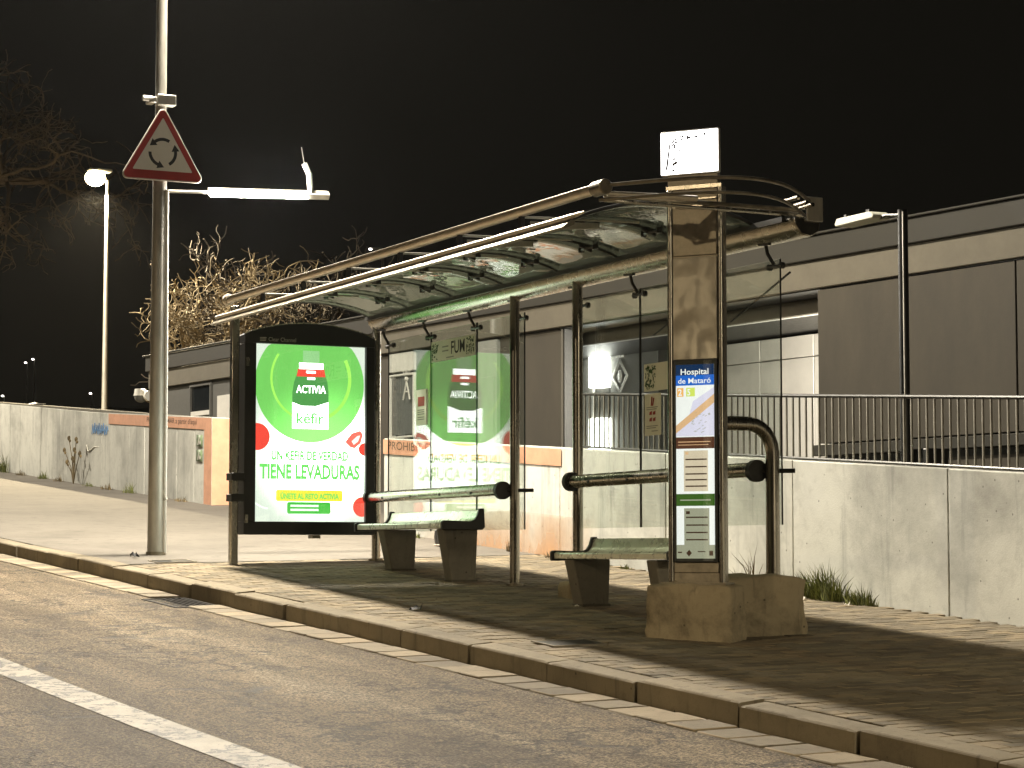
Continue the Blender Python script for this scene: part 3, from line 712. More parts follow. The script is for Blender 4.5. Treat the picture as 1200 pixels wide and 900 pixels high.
# handrails
def handrail(x0, x1, z):
    h = obj("handrail", MB().tube([(x0, -.09, z), (x1, -.09, z + .01)], .052, 18), m_steel, sh)
    for x in (x0, x1): obj("end_flange", MB().tube([(x - .025, -.09, z), (x + .025, -.09, z)], .078, 18), m_dark, h)
    for k in range(4):
        xx = x0 + (x1 - x0) * (k + .6) / 4.4; obj("rail_screw", MB().tube([(xx, -.09 - .048, z - .012), (xx, -.09 - .056, z - .012)], .012, 8), m_dark, h)
    obj("rail_pin", MB().tube([(x1, -.07, z), (x1 + .16, .13, z)], .016, 8), m_dark, h)
handrail(.08, 3.04, .615); handrail(4.33, 7.13, .655)
for (xa, za), (xb, zb) in (((5.25, 1.78), (6.15, 2.06)), ((6.40, 1.78), (7.20, 2.06))):
    obj("brace_rod", MB().tube([(xa, .16, za), (xb, .16, zb)], .008, 6), m_dark, sh)
# prints stuck on the panes
PY = .097
pp = lambda u, v: (u, PY, v)
st = thing("no_smoking_banner", "pale green banner reading FUM stuck across the top of a shelter pane", "banner", (1.1, PY, 1.87))
obj("sheet", MB().box(1.11, 2.08, PY + .001, PY + .004, 1.87, 2.06), m_offw, st)
tx = MB(); text(tx, "FUM", (1.56, 1.915, 1.86, 2.035), lambda u, v: (u, PY - .001, v), .012); obj("lettering", tx, m_ink, st)
def leaves(x0, x1, z0, z1, n, seed):
    mb = MB(); r_ = random.Random(seed)
    for _ in range(n):
        u = r_.uniform(x0, x1); v = r_.uniform(z0, z1); a = r_.uniform(0, 6.28); l = r_.uniform(.012, .024)
        c_, s_ = math.cos(a), math.sin(a)
        flat(mb, [(u + c_ * l, v + s_ * l), (u - s_ * l * .4, v + c_ * l * .4), (u - c_ * l, v - s_ * l), (u + s_ * l * .4, v - c_ * l * .4)], lambda p, q: (p, PY - .001 - .00002 * _, q))
    return mb
for xa, xb, sd in ((1.13, 1.27, 1), (1.90, 2.06, 2)):
    o_ = obj("leaf_print", leaves(xa, xb, 1.89, 2.04, 44, sd), m_leaf, st); o_["kind"] = "stuff"
b = MB()
for v in (1.99, 1.95): flat(b, [(1.36, v), (1.50, v), (1.50, v + .012), (1.36, v + .012)], lambda p, q: (p, PY - .001, q))
flat(b, [(1.45, 1.885), (1.62, 1.885), (1.62, 1.895), (1.45, 1.895)], lambda p, q: (p, PY - .001, q)); stuff(obj("small_print", b, m_inkg, st))
st = thing("leaf_notice", "pale sheet with scattered dark leaves on the glass left of the totem", "notice", (5.2, PY, 1.33))
obj("sheet", MB().box(5.20, 5.62, PY + .001, PY + .004, 1.335, 1.55), m_offw, st)
o_ = obj("leaf_print", leaves(5.23, 5.38, 1.35, 1.53, 60, 5), m_leaf, st); o_["kind"] = "stuff"
st = thing("rules_notice", "narrow white notice with small red symbols below the leaf sheet", "notice", (5.2, PY, .99))
obj("sheet", MB().box(5.21, 5.46, PY + .001, PY + .004, .99, 1.315), m_offw, st)
b = MB()
for v, u0, u1 in ((1.205, 5.24, 5.42), (1.19, 5.24, 5.40), (1.06, 5.24, 5.42), (1.045, 5.24, 5.39), (1.02, 5.32, 5.42)): flat(b, [(u0, v), (u1, v), (u1, v + .006), (u0, v + .006)], lambda p, q: (p, PY - .001, q))
stuff(obj("small_print", b, m_inkg, st))
b = MB()
for u, v in ((5.285, 1.15), (5.34, 1.15), (5.285, 1.10), (5.34, 1.10)): flat(b, [(u, v), (u + .04, v), (u + .045, v + .03), (u + .005, v + .022)], lambda p, q: (p, PY - .001, q))
b.tube([(5.32, PY - .002, 1.22), (5.33, PY - .002, 1.29)], .006, 4); b.tube([(5.34, PY - .002, 1.22), (5.36, PY - .002, 1.28)], .005, 4); obj("symbols", b, m_inkr, st)
st = thing("small_notice", "small pale notice with a red block on the shelter's first pane", "notice", (.75, PY, 1.29))
obj("sheet", MB().box(.75, .99, PY + .001, PY + .004, 1.29, 1.63), m_offw, st)
b = MB(); flat(b, [(.80, 1.47), (.95, 1.47), (.95, 1.56), (.80, 1.56)], lambda p, q: (p, PY - .001, q)); obj("print_block", b, m_inkr, st)
b = MB()
for v in (1.43, 1.41, 1.39, 1.36, 1.34): flat(b, [(.79, v), (.95, v), (.95, v + .008), (.79, v + .008)], lambda p, q: (p, PY - .001, q))
stuff(obj("small_print", b, m_inkg, st))

# ------------------------------------------------------------------ advertising light box
ad = thing("advertising_light_box", "lit advertising panel with green yoghurt drink poster in arched black frame", "light box", (0, -.72, G(0, -.72)))
Y0, Y1 = -1.40, -.055
def archz(y): t_ = (y - Y0) / (Y1 - Y0); return 2.165 + .125 * math.sin(math.pi * t_) ** .75
IY0, IY1, IZ0, IZ1 = -1.285, -.148, .375, 2.085
n = 24
outer = [(Y0, .25), (Y1, .25)] + [(Y1 + (Y0 - Y1) * i / n, archz(Y1 + (Y0 - Y1) * i / n)) for i in range(n + 1)]
fb = MB()
fb.prism([(Y0, .25), (Y1, .25), (Y1, IZ0), (Y0, IZ0)], 'x', -.10, .10)
fb.prism([(Y0, IZ0), (IY0, IZ0), (IY0, IZ1), (Y0, IZ1)], 'x', -.10, .10); fb.prism([(IY1, IZ0), (Y1, IZ0), (Y1, IZ1), (IY1, IZ1)], 'x', -.10, .10)
fb.prism([(Y0, IZ1), (Y1, IZ1)] + outer[2:], 'x', -.10, .10)
obj("frame", fb, m_black, ad, smooth=30, bevel=.006)
# a thin bright trim on the arch
obj("arch_trim", MB().tube([(.09, Y1 + (Y0 - Y1) * i / n, archz(Y1 + (Y0 - Y1) * i / n) + .004) for i in range(n + 1)], .008, 6), m_steel, ad)
obj("backing", MB().box(-.05, .05, IY0, IY1, IZ0, IZ1), m_white, ad)
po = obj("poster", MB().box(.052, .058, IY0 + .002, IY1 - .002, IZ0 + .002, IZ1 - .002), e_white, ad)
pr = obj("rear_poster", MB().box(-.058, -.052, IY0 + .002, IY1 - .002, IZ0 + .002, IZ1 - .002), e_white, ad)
PWm, PHm = IY1 - IY0, IZ1 - IZ0
LAY = [0]
def pl(layer):
    x = .0585 + layer * .0007
    # u, v are picture fractions from the poster's upper left corner
    return lambda u, v: (x, IY0 + .002 + (PWm - .004) * u, IZ1 - .002 - (PHm - .004) * v)
AR = PHm / PWm
def clip(pts): return [(min(max(u, .0), 1.0), min(max(v, 0.0), 1.0)) for u, v in pts]
def pel(name, polys, m, layer):
    mb = MB()
    for p in polys: flat(mb, clip(p), pl(layer))
    o = obj(name, mb, m, po, smooth=None)
    return stuff(o) if len(polys) > 1 else o
def circ(u, v, ru, n=64, a0=0, a1=2 * math.pi): return disc(u, v, ru, ru / AR, n, a0, a1)
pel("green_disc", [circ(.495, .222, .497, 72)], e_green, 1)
def arcband(u, v, r0, r1, a0, a1, layer, m, name):
    mb = MB(); p_ = pl(layer); o1 = circ(u, v, r0, 40, a0, a1); o2 = circ(u, v, r1, 40, a0, a1)
    o1, o2 = clip(o1), clip(o2)
    mb.add([p_(*q) for q in o1] + [p_(*q) for q in o2], [(i, i + 1, 41 + i, 40 + i) for i in range(39)]); return obj(name, mb, m, po, smooth=None)
arcband(.50, .19, .345, .375, R(-28), R(62), 2, e_lime, "swirl"); arcband(.50, .19, .345, .365, R(95), R(215), 2, e_lime, "swirl")
pel("bottle_cap", [[(.43, .03), (.58, .03), (.58, .10), (.43, .10)]], e_cap, 2)
pel("bottle_collar", [[(.395, .10), (.615, .10), (.615, .135), (.395, .135)]], e_bright, 3)
pel("bottle_body", [[(.39, .135), (.62, .135), (.655, .21), (.665, .27), (.665, .42), (.335, .42), (.335, .27), (.35, .21)]], e_dgreen, 2)
pel("red_label", [[(.385, .135), (.625, .135), (.636, .178), (.372, .178)]], e_red, 3)
pel("bottle_label", [[(.335, .325), (.42, .345), (.55, .345), (.665, .32), (.665, .475), (.335, .475)]], e_bright, 3)
def ptext(s, box, m, layer, bold=0.0, name="lettering"):
    u0, v0, u1, v1 = box; p_ = pl(layer)
    mb = MB(); text(mb, s, (u0, -v1, u1, -v0), lambda u, v: p_(u, -v), bold); return obj(name, mb, m, po, smooth=None)
ptext("ACTIVIA", (.37, .228, .64, .272), e_bright, 4, .015)
ptext("kéfir", (.375, .383, .625, .447), e_text, 4, .018)
flat_red = [(.46, .145), (.545, .145), (.545, .158), (.46, .158)]
pel("label_mark", [flat_red], e_bright, 4); pel("label_mark", [[(.47, .182), (.54, .182), (.54, .195), (.47, .195)]], e_bright, 4)
ptext("UN KEFIR DE VERDAD", (.15, .600, .85, .655), e_text, 2, .040)
ptext("TIENE LEVADURAS", (.045, .675, .955, .762), e_text, 2, .040)
rb = lambda u0, v0, u1, v1, r=.012: [(u0 + r, v0), (u1 - r, v0), (u1, v0 + r * .7), (u1, v1 - r * .7), (u1 - r, v1), (u0 + r, v1), (u0, v1 - r * .7), (u0, v0 + r * .7)]
pel("yellow_box", [rb(.195, .822, .80, .885)], e_yellow, 2)
ptext("ÚNETE AL RETO ACTIVIA", (.235, .834, .765, .873), e_text, 3, .035)
pel("green_box", [rb(.295, .89, .69, .956)], e_box, 2)
pel("small_print", [[(.325, v), (.58, v), (.58, v + .012), (.325, v + .012)] for v in (.905, .928)], e_shade, 3)
pel("strawberry", [circ(.02, .525, .115, 28)], e_red, 2)
pel("strawberry_slice", [[(.82, .545), (.88, .495), (.96, .478), (.985, .50), (.965, .55), (.91, .58), (.87, .575)]], e_pink, 2)
pel("strawberry_heart", [[(.88, .54), (.93, .51), (.96, .505), (.94, .54), (.90, .56)]], e_shade, 3)
pel("strawberry", [circ(1.0, .585, .055, 24)], e_red, 2); pel("strawberry", [circ(.98, .915, .085, 24)], e_red, 2)
arcband(.14, .79, .20, .215, R(95), R(178), 2, e_shade, "swirl")
obj("cover_glass", MB().box(.085, .089, IY0 - .01, IY1 + .01, IZ0 - .01, IZ1 + .01), m_glass, ad)
tx = MB(); text(tx, "Clear Channel", (-1.165, 2.105, -.885, 2.145), lambda u, v: (.1015, u, v), .004); obj("frame_lettering", tx, m_galv, ad, smooth=None)
lg = MB(); lp = lambda u, v: (.1015, u, v)
for k in range(3): flat(lg, [(-1.255, 2.105 + k * .014), (-1.195 + .006 * k, 2.108 + k * .014), (-1.19, 2.115 + k * .014), (-1.25, 2.113 + k * .014)], lp)
obj("frame_logo", lg, m_galv, ad, smooth=None)
for z in (.60, .80):
    obj("bracket", MB().box(-.045, .11, -1.53, -1.395, z - .035, z + .035), m_black, ad, bevel=.005)
for z in (1.9, .4): obj("hinge", MB().box(.095, .107, -1.39, -1.36, z - .04, z + .04), m_steel, ad)
obj("lock_tab", MB().box(-.02, .10, -.70, -.62, .215, .248), m_steel_d, ad)

# ------------------------------------------------------------------ benches
def bench(x0, x1, label, legs):
    xm = .5 * (x0 + x1); g = G(xm, -.25)
    t = thing("bench", label, "bench", (xm, -.25, g), 0, "benches under the shelter")
    # seat and back in one bent sheet; follows the slope like the real one is set level on legs
    zs = g + .46
    prof = [(-.46, zs - .055), (-.46, zs - .012), (-.44, zs), (-.20, zs - .012), (-.155, zs + .005), (-.125, zs + .04), (-.105, zs + .105), (-.085, zs + .105), (-.09, zs + .03), (-.115, zs - .02), (-.17, zs - .055)]
    obj("seat", MB().prism(prof, 'x', x0 + .02, x1 - .02), m_bench, t, smooth=50, bevel=.005)
    pe = [(-.475, zs - .07), (-.478, zs + .0), (-.455, zs + .012), (-.20, zs + .004), (-.16, zs + .02), (-.135, zs + .055), (-.115, zs + .118), (-.07, zs + .118), (-.062, zs - .05), (-.09, zs - .07)]
    for a, b in ((x0 - .02, x0 + .018), (x1 - .018, x1 + .02)): obj("end_plate", MB().prism(pe, 'x', a, b), m_black, t, bevel=.006)
    for lx in legs:
        gg = G(lx, -.2)
        obj("leg", MB().prism([(-.345, gg - .05), (-.125, gg - .05), (-.105, zs - .058), (-.44, zs - .058)], 'x', lx - .13, lx + .02), m_benchleg, t, bevel=.012)
        obj("leg_foot", MB().box(lx - .145, lx + .03, -.36, -.11, gg - .02, gg + .015), m_core, t, bevel=.004)
bench(.62, 2.62, "green grey bench beside the lit advertising panel", [1.22, 2.56])
bench(4.72, 6.55, "bench half hidden behind the information totem", [5.0, 6.3])

# ------------------------------------------------------------------ concrete blocks
def block(name, label, x0, x1, y0, y1, ztop, seed, crown=0, rot=0):
    r_ = random.Random(seed); mb = MB(); nx, ny, nz = 6, 7, 6
    zb = G(.5 * (x0 + x1), .5 * (y0 + y1)) - .15
    bm = bmesh.new(); bmesh.ops.create_cube(bm, size=1); bmesh.ops.subdivide_edges(bm, edges=bm.edges, cuts=7, use_grid_fill=True)
    for v in bm.verts:
        u = v.co.copy(); x = x0 + (u.x + .5) * (x1 - x0); y = y0 + (u.y + .5) * (y1 - y0); z = zb + (u.z + .5) * (ztop - zb)
        k = noise.noise(Vector((x * 4 + seed, y * 4, z * 4))) * .03 + noise.noise(Vector((x * 12, y * 12, z * 12 + seed))) * .012
        edge = sum(1 for c in u if abs(c) > .45)
        v.co = Vector((x, y, z + (crown * (1 - (2 * u.y) ** 2) * (u.z + .5)))) + Vector(u).normalized() * (k - (.04 * r_.random() if edge >= 2 else 0))
    if rot: bmesh.ops.rotate(bm, verts=bm.verts, cent=(.5 * (x0 + x1), .5 * (y0 + y1), 0), matrix=Matrix.Rotation(rot, 3, 'Z'))
    me = bpy.data.meshes.new(name); bm.to_mesh(me); bm.free()
    o = bpy.data.objects.new(name, me); COL.objects.link(o); finish(me, o, m_block, 50, .012, 0); o["label"] = label; o["category"] = "concrete block"; return o
block("concrete_block", "large square stained concrete block under the information totem", 7.355 - .14, 7.355 + .14, -.72 - .32, -.72 + .32, -.125, 3, 0, R(-54))
block("concrete_block", "large rounded concrete block holding the arched post", 6.9, 7.4, -.535, .145, -.10, 8, .035)
block("concrete_block", "small concrete block under a shelter post beside the second bench", 4.17, 4.40, -.13, .15, -.155, 5)

# ------------------------------------------------------------------ information totem
to = thing("information_totem", "tall steel bus stop totem with lit timetable case and glowing sign box", "bus stop totem", (7.31, -.72, -.125))
TX, TY0, TY1 = 7.35, -.925, -.515
obj("body", MB().box(7.285, 7.335, TY0 + .02, TY1 - .02, -.13, 2.60), m_steel_d, to)
for y in (TY0 + .018, TY1 - .018): obj("edge_profile", MB().tube([(7.335, y, -.12), (7.335, y, 2.585)], .021, 12), m_steel, to)
obj("edge_cheek", MB().box(7.28, 7.325, TY0 - .002, TY0 + .016, -.12, 2.58), m_steel, to); obj("edge_cheek", MB().box(7.28, 7.325, TY1 - .016, TY1 + .002, -.12, 2.58), m_steel, to)
Ya, Yb = TY0 + .042, TY1 - .042
obj("upper_panel", MB().box(7.336, 7.347, Ya, Yb, 2.115, 2.44), m_steel_d, to, bevel=.003)
obj("dented_panel", MB().box(7.336, 7.350, Ya, Yb, 1.40, 2.10), m_dent, to, bevel=.004)
obj("base_plate", MB().box(7.336, 7.347, Ya, Yb, -.05, .015), m_steel_d, to, bevel=.003)
obj("foot_plate", MB().box(7.24, 7.40, TY0 - .03, TY1 + .03, -.135, -.115), m_steel_d, to)
obj("rib", MB().box(7.336, 7.352, Ya, Yb, 2.452, 2.462), m_steel, to); obj("rib", MB().box(7.336, 7.352, Ya, Yb, 2.50, 2.51), m_steel, to); obj("rib", MB().box(7.336, 7.36, TY0, TY1, 2.575, 2.60), m_steel, to)
# sign box
zb0, zb1 = 2.675, 2.985
bx_ = obj("sign_box", MB().box(7.325, 7.36, -.965, -.530, zb0, zb1), m_white, to, bevel=.008)
obj("sign_neck", MB().box(7.29, 7.34, -.92, -.55, 2.60, zb0), m_steel_d, to)
obj("lit_face", MB().box(7.361, 7.365, -.959, -.536, zb0 + .01, zb1 - .01), m_embox, bx_); obj("lit_face", MB().box(7.320, 7.324, -.959, -.536, zb0 + .01, zb1 - .01), m_embox, bx_)
r_ = random.Random(4); mk = MB(); mp = lambda u, v: (7.3662, u, v)
for i in range(90):
    if i < 55: u, v = -.875 + abs(r_.gauss(0, .028)), r_.uniform(2.70, 2.93)
    else: u, v = r_.uniform(-.88, -.60), 2.935 + r_.gauss(0, .008)
    s_ = r_.uniform(.003, .010); flat(mk, [(u - s_, v - s_ * .6), (u + s_ * .7, v - s_), (u + s_, v + s_ * .5), (u - s_ * .4, v + s_)], lambda p, q: (7.3662 + i * .00001, p, q))
o_ = obj("printed_marks", mk, plain("burnt_print", (.10, .05, .035), .7), bx_, smooth=None); o_["kind"] = "stuff"
mk = MB(); flat(mk, [(-.925, 2.72), (-.91, 2.71), (-.885, 2.90), (-.895, 2.91)], mp); obj("printed_stroke", mk, m_letter, bx_, smooth=None)
# display case
case = obj("display_case", MB().box(7.336, 7.352, Ya, Yb, .02, 1.40), m_black, to, bevel=.004)
cy0, cy1, cz0, cz1 = Ya + .022, Yb - .022, .045, 1.365
cl_ = lambda k: (lambda u, v: (7.3535 + k * .0006, cy0 + (cy1 - cy0) * u, cz1 - (cz1 - cz0) * v))
def cel(name, polys, m, k):
    mb = MB()
    for p in polys: flat(mb, p, cl_(k))
    o = obj(name, mb, m, case, smooth=None)
    return stuff(o) if len(polys) > 1 else o
def rect(a, b, c, d): return [(a, b), (c, b), (c, d), (a, d)]
def ctext(s, box, m, k, bold=0.0, nm="lettering"):
    u0, v0, u1, v1 = box; p_ = cl_(k); mb = MB(); text(mb, s, (u0, -v1, u1, -v0), lambda u, v: p_(u, -v), bold); return obj(nm, mb, m, case, smooth=None)
cel("case_light", [rect(0, 0, 1, 1)], c_white, 0)
cel("title_strip", [rect(0, 0, 1, .055)], c_navy, 1); cel("title_strip", [rect(0, .055, 1, .108)], c_blue, 1)
ctext("Hospital", (.13, .022, .86, .062), c_white, 2, .014); ctext("de Mataró", (.06, .070, .92, .098), c_white, 2, .01)
cel("route_badge", [rect(.03, .12, .20, .165)], c_or, 1); cel("route_badge", [rect(.27, .12, .50, .165)], c_lime, 1)
ctext("2", (.06, .126, .16, .160), c_white, 2, .02); ctext("5", (.30, .126, .38, .160), c_white, 2, .02)
cel("map_sheet", [[(.45, .19), (1, .12), (1, .37), (.0, .37), (.0, .33), (.35, .26)]], c_lil, 1)
cel("map_road", [[(0, .315), (1, .155), (1, .20), (0, .355)]], c_tan, 2)
r2 = random.Random(9)
cel("map_streets", [[(u, v), (u + .05, v - .004), (u + .05, v - .001), (u, v + .003)] for u, v in [(r2.uniform(.4, .9), r2.uniform(.25, .36)) for _ in range(26)]], c_dim, 2)
cel("lower_strip", [rect(0, .375, 1, .435)], c_brown, 1); cel("strip_print", [rect(.05, .398, .9, .402), rect(.05, .414, .85, .417)], c_tan, 2)
cel("timetable", [rect(.2, .445, .83, .655)], c_paper, 1); cel("timetable_rule", [rect(.24, v, .80, v + .007) for v in (.487, .525, .562, .592, .625)], c_line, 2)
cel("timetable_block", [rect(.24, .452, .32, .465)], c_tan, 2)
cel("green_strip", [rect(0, .668, 1, .730)], c_green, 1); cel("strip_print", [rect(.1, .697, .9, .703)], c_dim, 2)
cel("timetable", [rect(.2, .742, .86, .93)], c_grey, 1); cel("timetable_rule", [rect(.25, v, .82, v + .007) for v in (.785, .825, .863, .90)], c_line, 2)
cel("timetable_block", [rect(.25, .757, .35, .772)], c_line, 2)
cel("foot_sheet", [rect(0, .93, 1, 1)], c_grey, 1); cel("foot_mark", [[(.25, .972), (.33, .955), (.40, .972), (.32, .99)], rect(.03, .965, .14, .972), rect(.55, .962, .75, .967), rect(.85, .96, .95, .985)], c_line, 2)
obj("case_glass", MB().box(7.358, 7.361, Ya + .01, Yb - .01, .03, 1.39), m_glass, case)
to.rotation_euler = (0, 0, R(-54)); to.location.y += .045; to.location.x += .01   # the totem is turned to face the oncoming traffic

# ------------------------------------------------------------------ lamp post with LED arm and lamp head
lpz = G(-1.43, -1.79)
lp_ = thing("lamp_post", "tall grey lamp post on the pavement with lit horizontal LED bar", "lamp post", (-1.43, -1.79, lpz))
PX, PYY = -1.43, -1.79
obj("pole", MB().tube([(PX, PYY, lpz - .1), (PX, PYY, 2.0), (PX, PYY, 3.86), (PX, PYY, 3.9), (PX, PYY, 8.6)], [.086, .078, .071, .058, .05], 20), m_galv, lp_)
obj("base_collar", MB().tube([(PX, PYY, lpz - .02), (PX, PYY, lpz + .03)], .10, 20), m_steel_d, lp_)
cd = Vector((.64, .77, 0)) * .092
obj("conduit", MB().tube([(PX + cd.x, PYY + cd.y, lpz + .02), (PX + cd.x * .95, PYY + cd.y * .95, 2), (PX + cd.x * .84, PYY + cd.y * .84, 3.74)], .021, 10), m_white, lp_)
obj("conduit_cap", MB().tube([(PX + cd.x * 1.1, PYY + cd.y * 1.1, .60), (PX + cd.x * .7, PYY + cd.y * .7, .68)], .026, 8), m_galv, lp_)
ad_ = Vector((.05, .998, .035)).normalized(); A0 = Vector((PX, PYY, 3.735))
def onarm(s, dz=0): return A0 + ad_ * s + Vector((0, 0, dz))
armo = obj("arm", MB().tube([onarm(.05), onarm(.55)], .016, 8), m_galv, lp_)
obj("led_housing", MB().tube([onarm(.50, .032), onarm(1.78, .032)], .02, 6), m_galv, lp_)
obj("led_tube", MB().tube([onarm(.53, -.005), onarm(1.56, -.005)], .036, 12), m_emled, lp_)
eb = MB(); p = onarm(1.66); eb.tube([onarm(1.56, .0), onarm(1.80, .0)], .045, 4); obj("driver_box", eb, m_galv, lp_)
pn = MB(); pn.tube([onarm(1.60, .02), onarm(1.585, .22), onarm(1.53, .33)], .032, 4); obj("sensor_paddle", pn, m_white, lp_)
obj("antenna", MB().tube([onarm(1.53, .33), onarm(1.50, .50)], .004, 5), m_galv, lp_)
# lamp head at the top (above the photograph's edge), over the pavement and road
HP = Vector((PX, PYY, 8.6))
hd = obj("lamp_head", MB().box(PX - .14, PX + .14, PYY - .25, PYY + .55, 8.58, 8.70), m_galv, lp_, bevel=.03)
obj("lamp_lens", MB().box(PX - .11, PX + .11, PYY - .05, PYY + .48, 8.56, 8.578), m_emhead, hd)
lamp("lamp_light", (PX, PYY + .25, 8.50), P_POLE, (1.0, .90, .74), .26, lp_, 168, (PX, PYY + .25, 0), 1.3, .3)
# traffic sign on the pole
ts = thing("roundabout_sign", "red and white triangular warning sign with three circling black arrows", "traffic sign", (-1.30, -1.80, 3.84))
def rtri(w_, h_, r__, cy):
    V = [Vector((-w_ / 2, 0)), Vector((w_ / 2, 0)), Vector((0, h_))]; out = []
    for i in range(3):
        p = V[i]; a = (V[i - 1] - p).normalized(); b_ = (V[(i + 1) % 3] - p).normalized()
        half = a.angle(b_) / 2; dist = r__ / math.sin(half); c_ = p + (a + b_).normalized() * dist
        s0 = c_ + Vector((a.y, -a.x)) * (r__ if (Vector((a.y, -a.x))).dot(p - c_) > 0 else -r__)
        s1 = c_ + Vector((b_.y, -b_.x)) * (r__ if (Vector((b_.y, -b_.x))).dot(p - c_) > 0 else -r__)
        A0_ = math.atan2(s0.y - c_.y, s0.x - c_.x); A1_ = math.atan2(s1.y - c_.y, s1.x - c_.x)
        dA = (A1_ - A0_ + math.pi) % (2 * math.pi) - math.pi
        for k in range(7):
            aa = A0_ + dA * k / 6; out.append((c_.x + r__ * math.cos(aa), c_.y + r__ * math.sin(aa) + cy))
    return out
sx = -1.315; sp_ = lambda k: (lambda u, v: (sx + k, -1.80 + u, 3.835 + v))
obj("plate", MB().prism([(-1.80 + u, 3.835 + v) for u, v in rtri(.86, .745, .04, 0)], 'x', sx - .022, sx), m_red, ts, bevel=.003)
obj("plate_rim", MB().tube([(sx - .011, -1.80 + u, 3.835 + v) for u, v in rtri(.865, .75, .04, -.002)] + [(sx - .011, -1.80 + rtri(.865, .75, .04, -.002)[0][0], 3.835 + rtri(.865, .75, .04, -.002)[0][1])], .012, 6, False), m_galv, ts)
tri = MB(); flat(tri, rtri(.63, .545, .008, .088), sp_(.0015)); obj("white_field", tri, m_signw, ts, smooth=None)
for k in range(3):
    am = MB(); c0 = (.0, .275); a0 = R(60 + 120 * k); a1 = a0 + R(68); ro, ri = .150, .118
    m_ = 12; o1 = [(c0[0] + ro * math.cos(a0 + (a1 - a0) * i / m_), c0[1] + ro * math.sin(a0 + (a1 - a0) * i / m_)) for i in range(m_ + 1)]
    o2 = [(c0[0] + ri * math.cos(a0 + (a1 - a0) * i / m_), c0[1] + ri * math.sin(a0 + (a1 - a0) * i / m_)) for i in range(m_ + 1)]
    p_ = sp_(.003); am.add([p_(*q) for q in o1] + [p_(*q) for q in o2], [(i, i + 1, m_ + 2 + i, m_ + 1 + i) for i in range(m_)])
    tdir = (-math.sin(a1), math.cos(a1)); nrm = (math.cos(a1), math.sin(a1)); rm = .134; b0 = (c0[0] + rm * nrm[0], c0[1] + rm * nrm[1])
    flat(am, [(b0[0] + nrm[0] * .042, b0[1] + nrm[1] * .042), (b0[0] + tdir[0] * .07, b0[1] + tdir[1] * .07), (b0[0] - nrm[0] * .042, b0[1] - nrm[1] * .042)], p_)
    obj("arrow", am, m_signb, ts, smooth=None)
cb = MB(); cb.box(-1.43, -1.325, -1.85, -1.66, 4.60, 4.71); cb.box(-1.50, -1.335, -1.93, -1.86, 4.62, 4.68); obj("pole_clamp", cb, m_galv, ts, bevel=.008)
obj("clamp_bolt", MB().tube([(-1.36, -2.0, 4.66), (-1.36, -1.9, 4.66)], .03, 8), m_galv, ts); obj("pole_clamp", MB().tube([(-1.43, -1.79, 3.90), (-1.43, -1.79, 3.97)], .07, 16), m_galv, ts)
obj("sign_strap", MB().box(-1.38, -1.337, -1.87, -1.73, 3.88, 3.99), m_galv, ts)

# ------------------------------------------------------------------ other lamp posts
fz = G(-31, 6)
fl = thing("street_lamp", "distant slim street lamp with glowing yellow head beyond the concrete wall", "street lamp", (-31, 6.05, fz))
obj("pole", MB().tube([(-31, 6.05, fz), (-31, 6.05, 8.75)], .075, 10, True, .04), m_galv, fl)
obj("lamp_head", MB().box(-31.0, -30.7, 5.55, 6.1, 8.90, 8.98), m_galv, fl, bevel=.03); obj("lamp_lens", MB().sphere((-30.85, 5.72, 8.76), .24, 14, 8, .8), m_emfar, fl)
lamp("lamp_light", (-30.85, 5.72, 8.45), P_FAR, (1.0, .82, .52), .12, fl, 160, (-30.85, 5.72, 0), 2.0)
for (px_, py_, d_, lab) in ((30, 425, 250, "tiny far white street light low on the left edge, left of a close pair"), (38.5, 421, 250, "tiny far white street light low on the left edge, right of a close pair"), (106, 461, 250, "tiny lone far light just left of the slim street lamp"), (3, 464, 250, "tiny far light at the extreme left above the wall"), (434, 292, 82, "small far street lamp peeping above the shelter's roof tube")):
    v = fwd + rt * (px_ - 600) / 2670 + upv * (450 - py_) / 2670; p = CAM + v * d_
    g_ = G(p.x, p.y, -.6); t = thing("distant_street_lamp", lab, "street lamp", (p.x, p.y, g_), 0, "far street lights")
    s_ = d_ / 250
    off = Vector((rt.x, rt.y, 0)) * (.45 if d_ < 100 else .2)
    obj("pole", MB().tube([(p.x + off.x, p.y + off.y, g_), (p.x + off.x, p.y + off.y, p.z)], .05, 6), m_galv, t)
    obj("lamp_arm", MB().tube([(p.x + off.x, p.y + off.y, p.z), (p.x, p.y, p.z + .04)], .04, 6), m_galv, t)
    obj("lamp_lens", MB().sphere(p, .16 * s_ if d_ > 100 else .07, 8, 6, .6), m_emtiny, t)
# unseen lamps added for fill: down the hill, across the road, up the hill
rz_ = G(36, -1.6)
l2 = thing("lamp_post", "unseen street lamp added further down the hill for warm fill", "lamp post", (36, -1.2, rz_))
obj("pole", MB().tube([(36, -1.2, rz_ - .1), (36, -1.2, rz_ + 8.6)], .085, 16, True, .05), m_galv, l2)
obj("lamp_head", MB().box(35.86, 36.14, -1.45, -.65, rz_ + 8.58, rz_ + 8.70), m_galv, l2, bevel=.03); obj("lamp_lens", MB().box(35.9, 36.1, -1.25, -.72, rz_ + 8.56, rz_ + 8.578), m_emhead, l2)
lamp("lamp_light", (36, -.95, rz_ + 8.5), P_FILL_DOWN, (1.0, .84, .57), .5, l2, 172, (36, -.95, 0), 2.0)
az_ = G(12, -20, -.14)
l4 = thing("lamp_post", "unseen street lamp added across the road for warm fill", "lamp post", (12, -20.6, az_))
obj("pole", MB().tube([(12, -20.6, az_ - .1), (12, -20.6, az_ + 8.6)], .085, 16, True, .05), m_galv, l4)
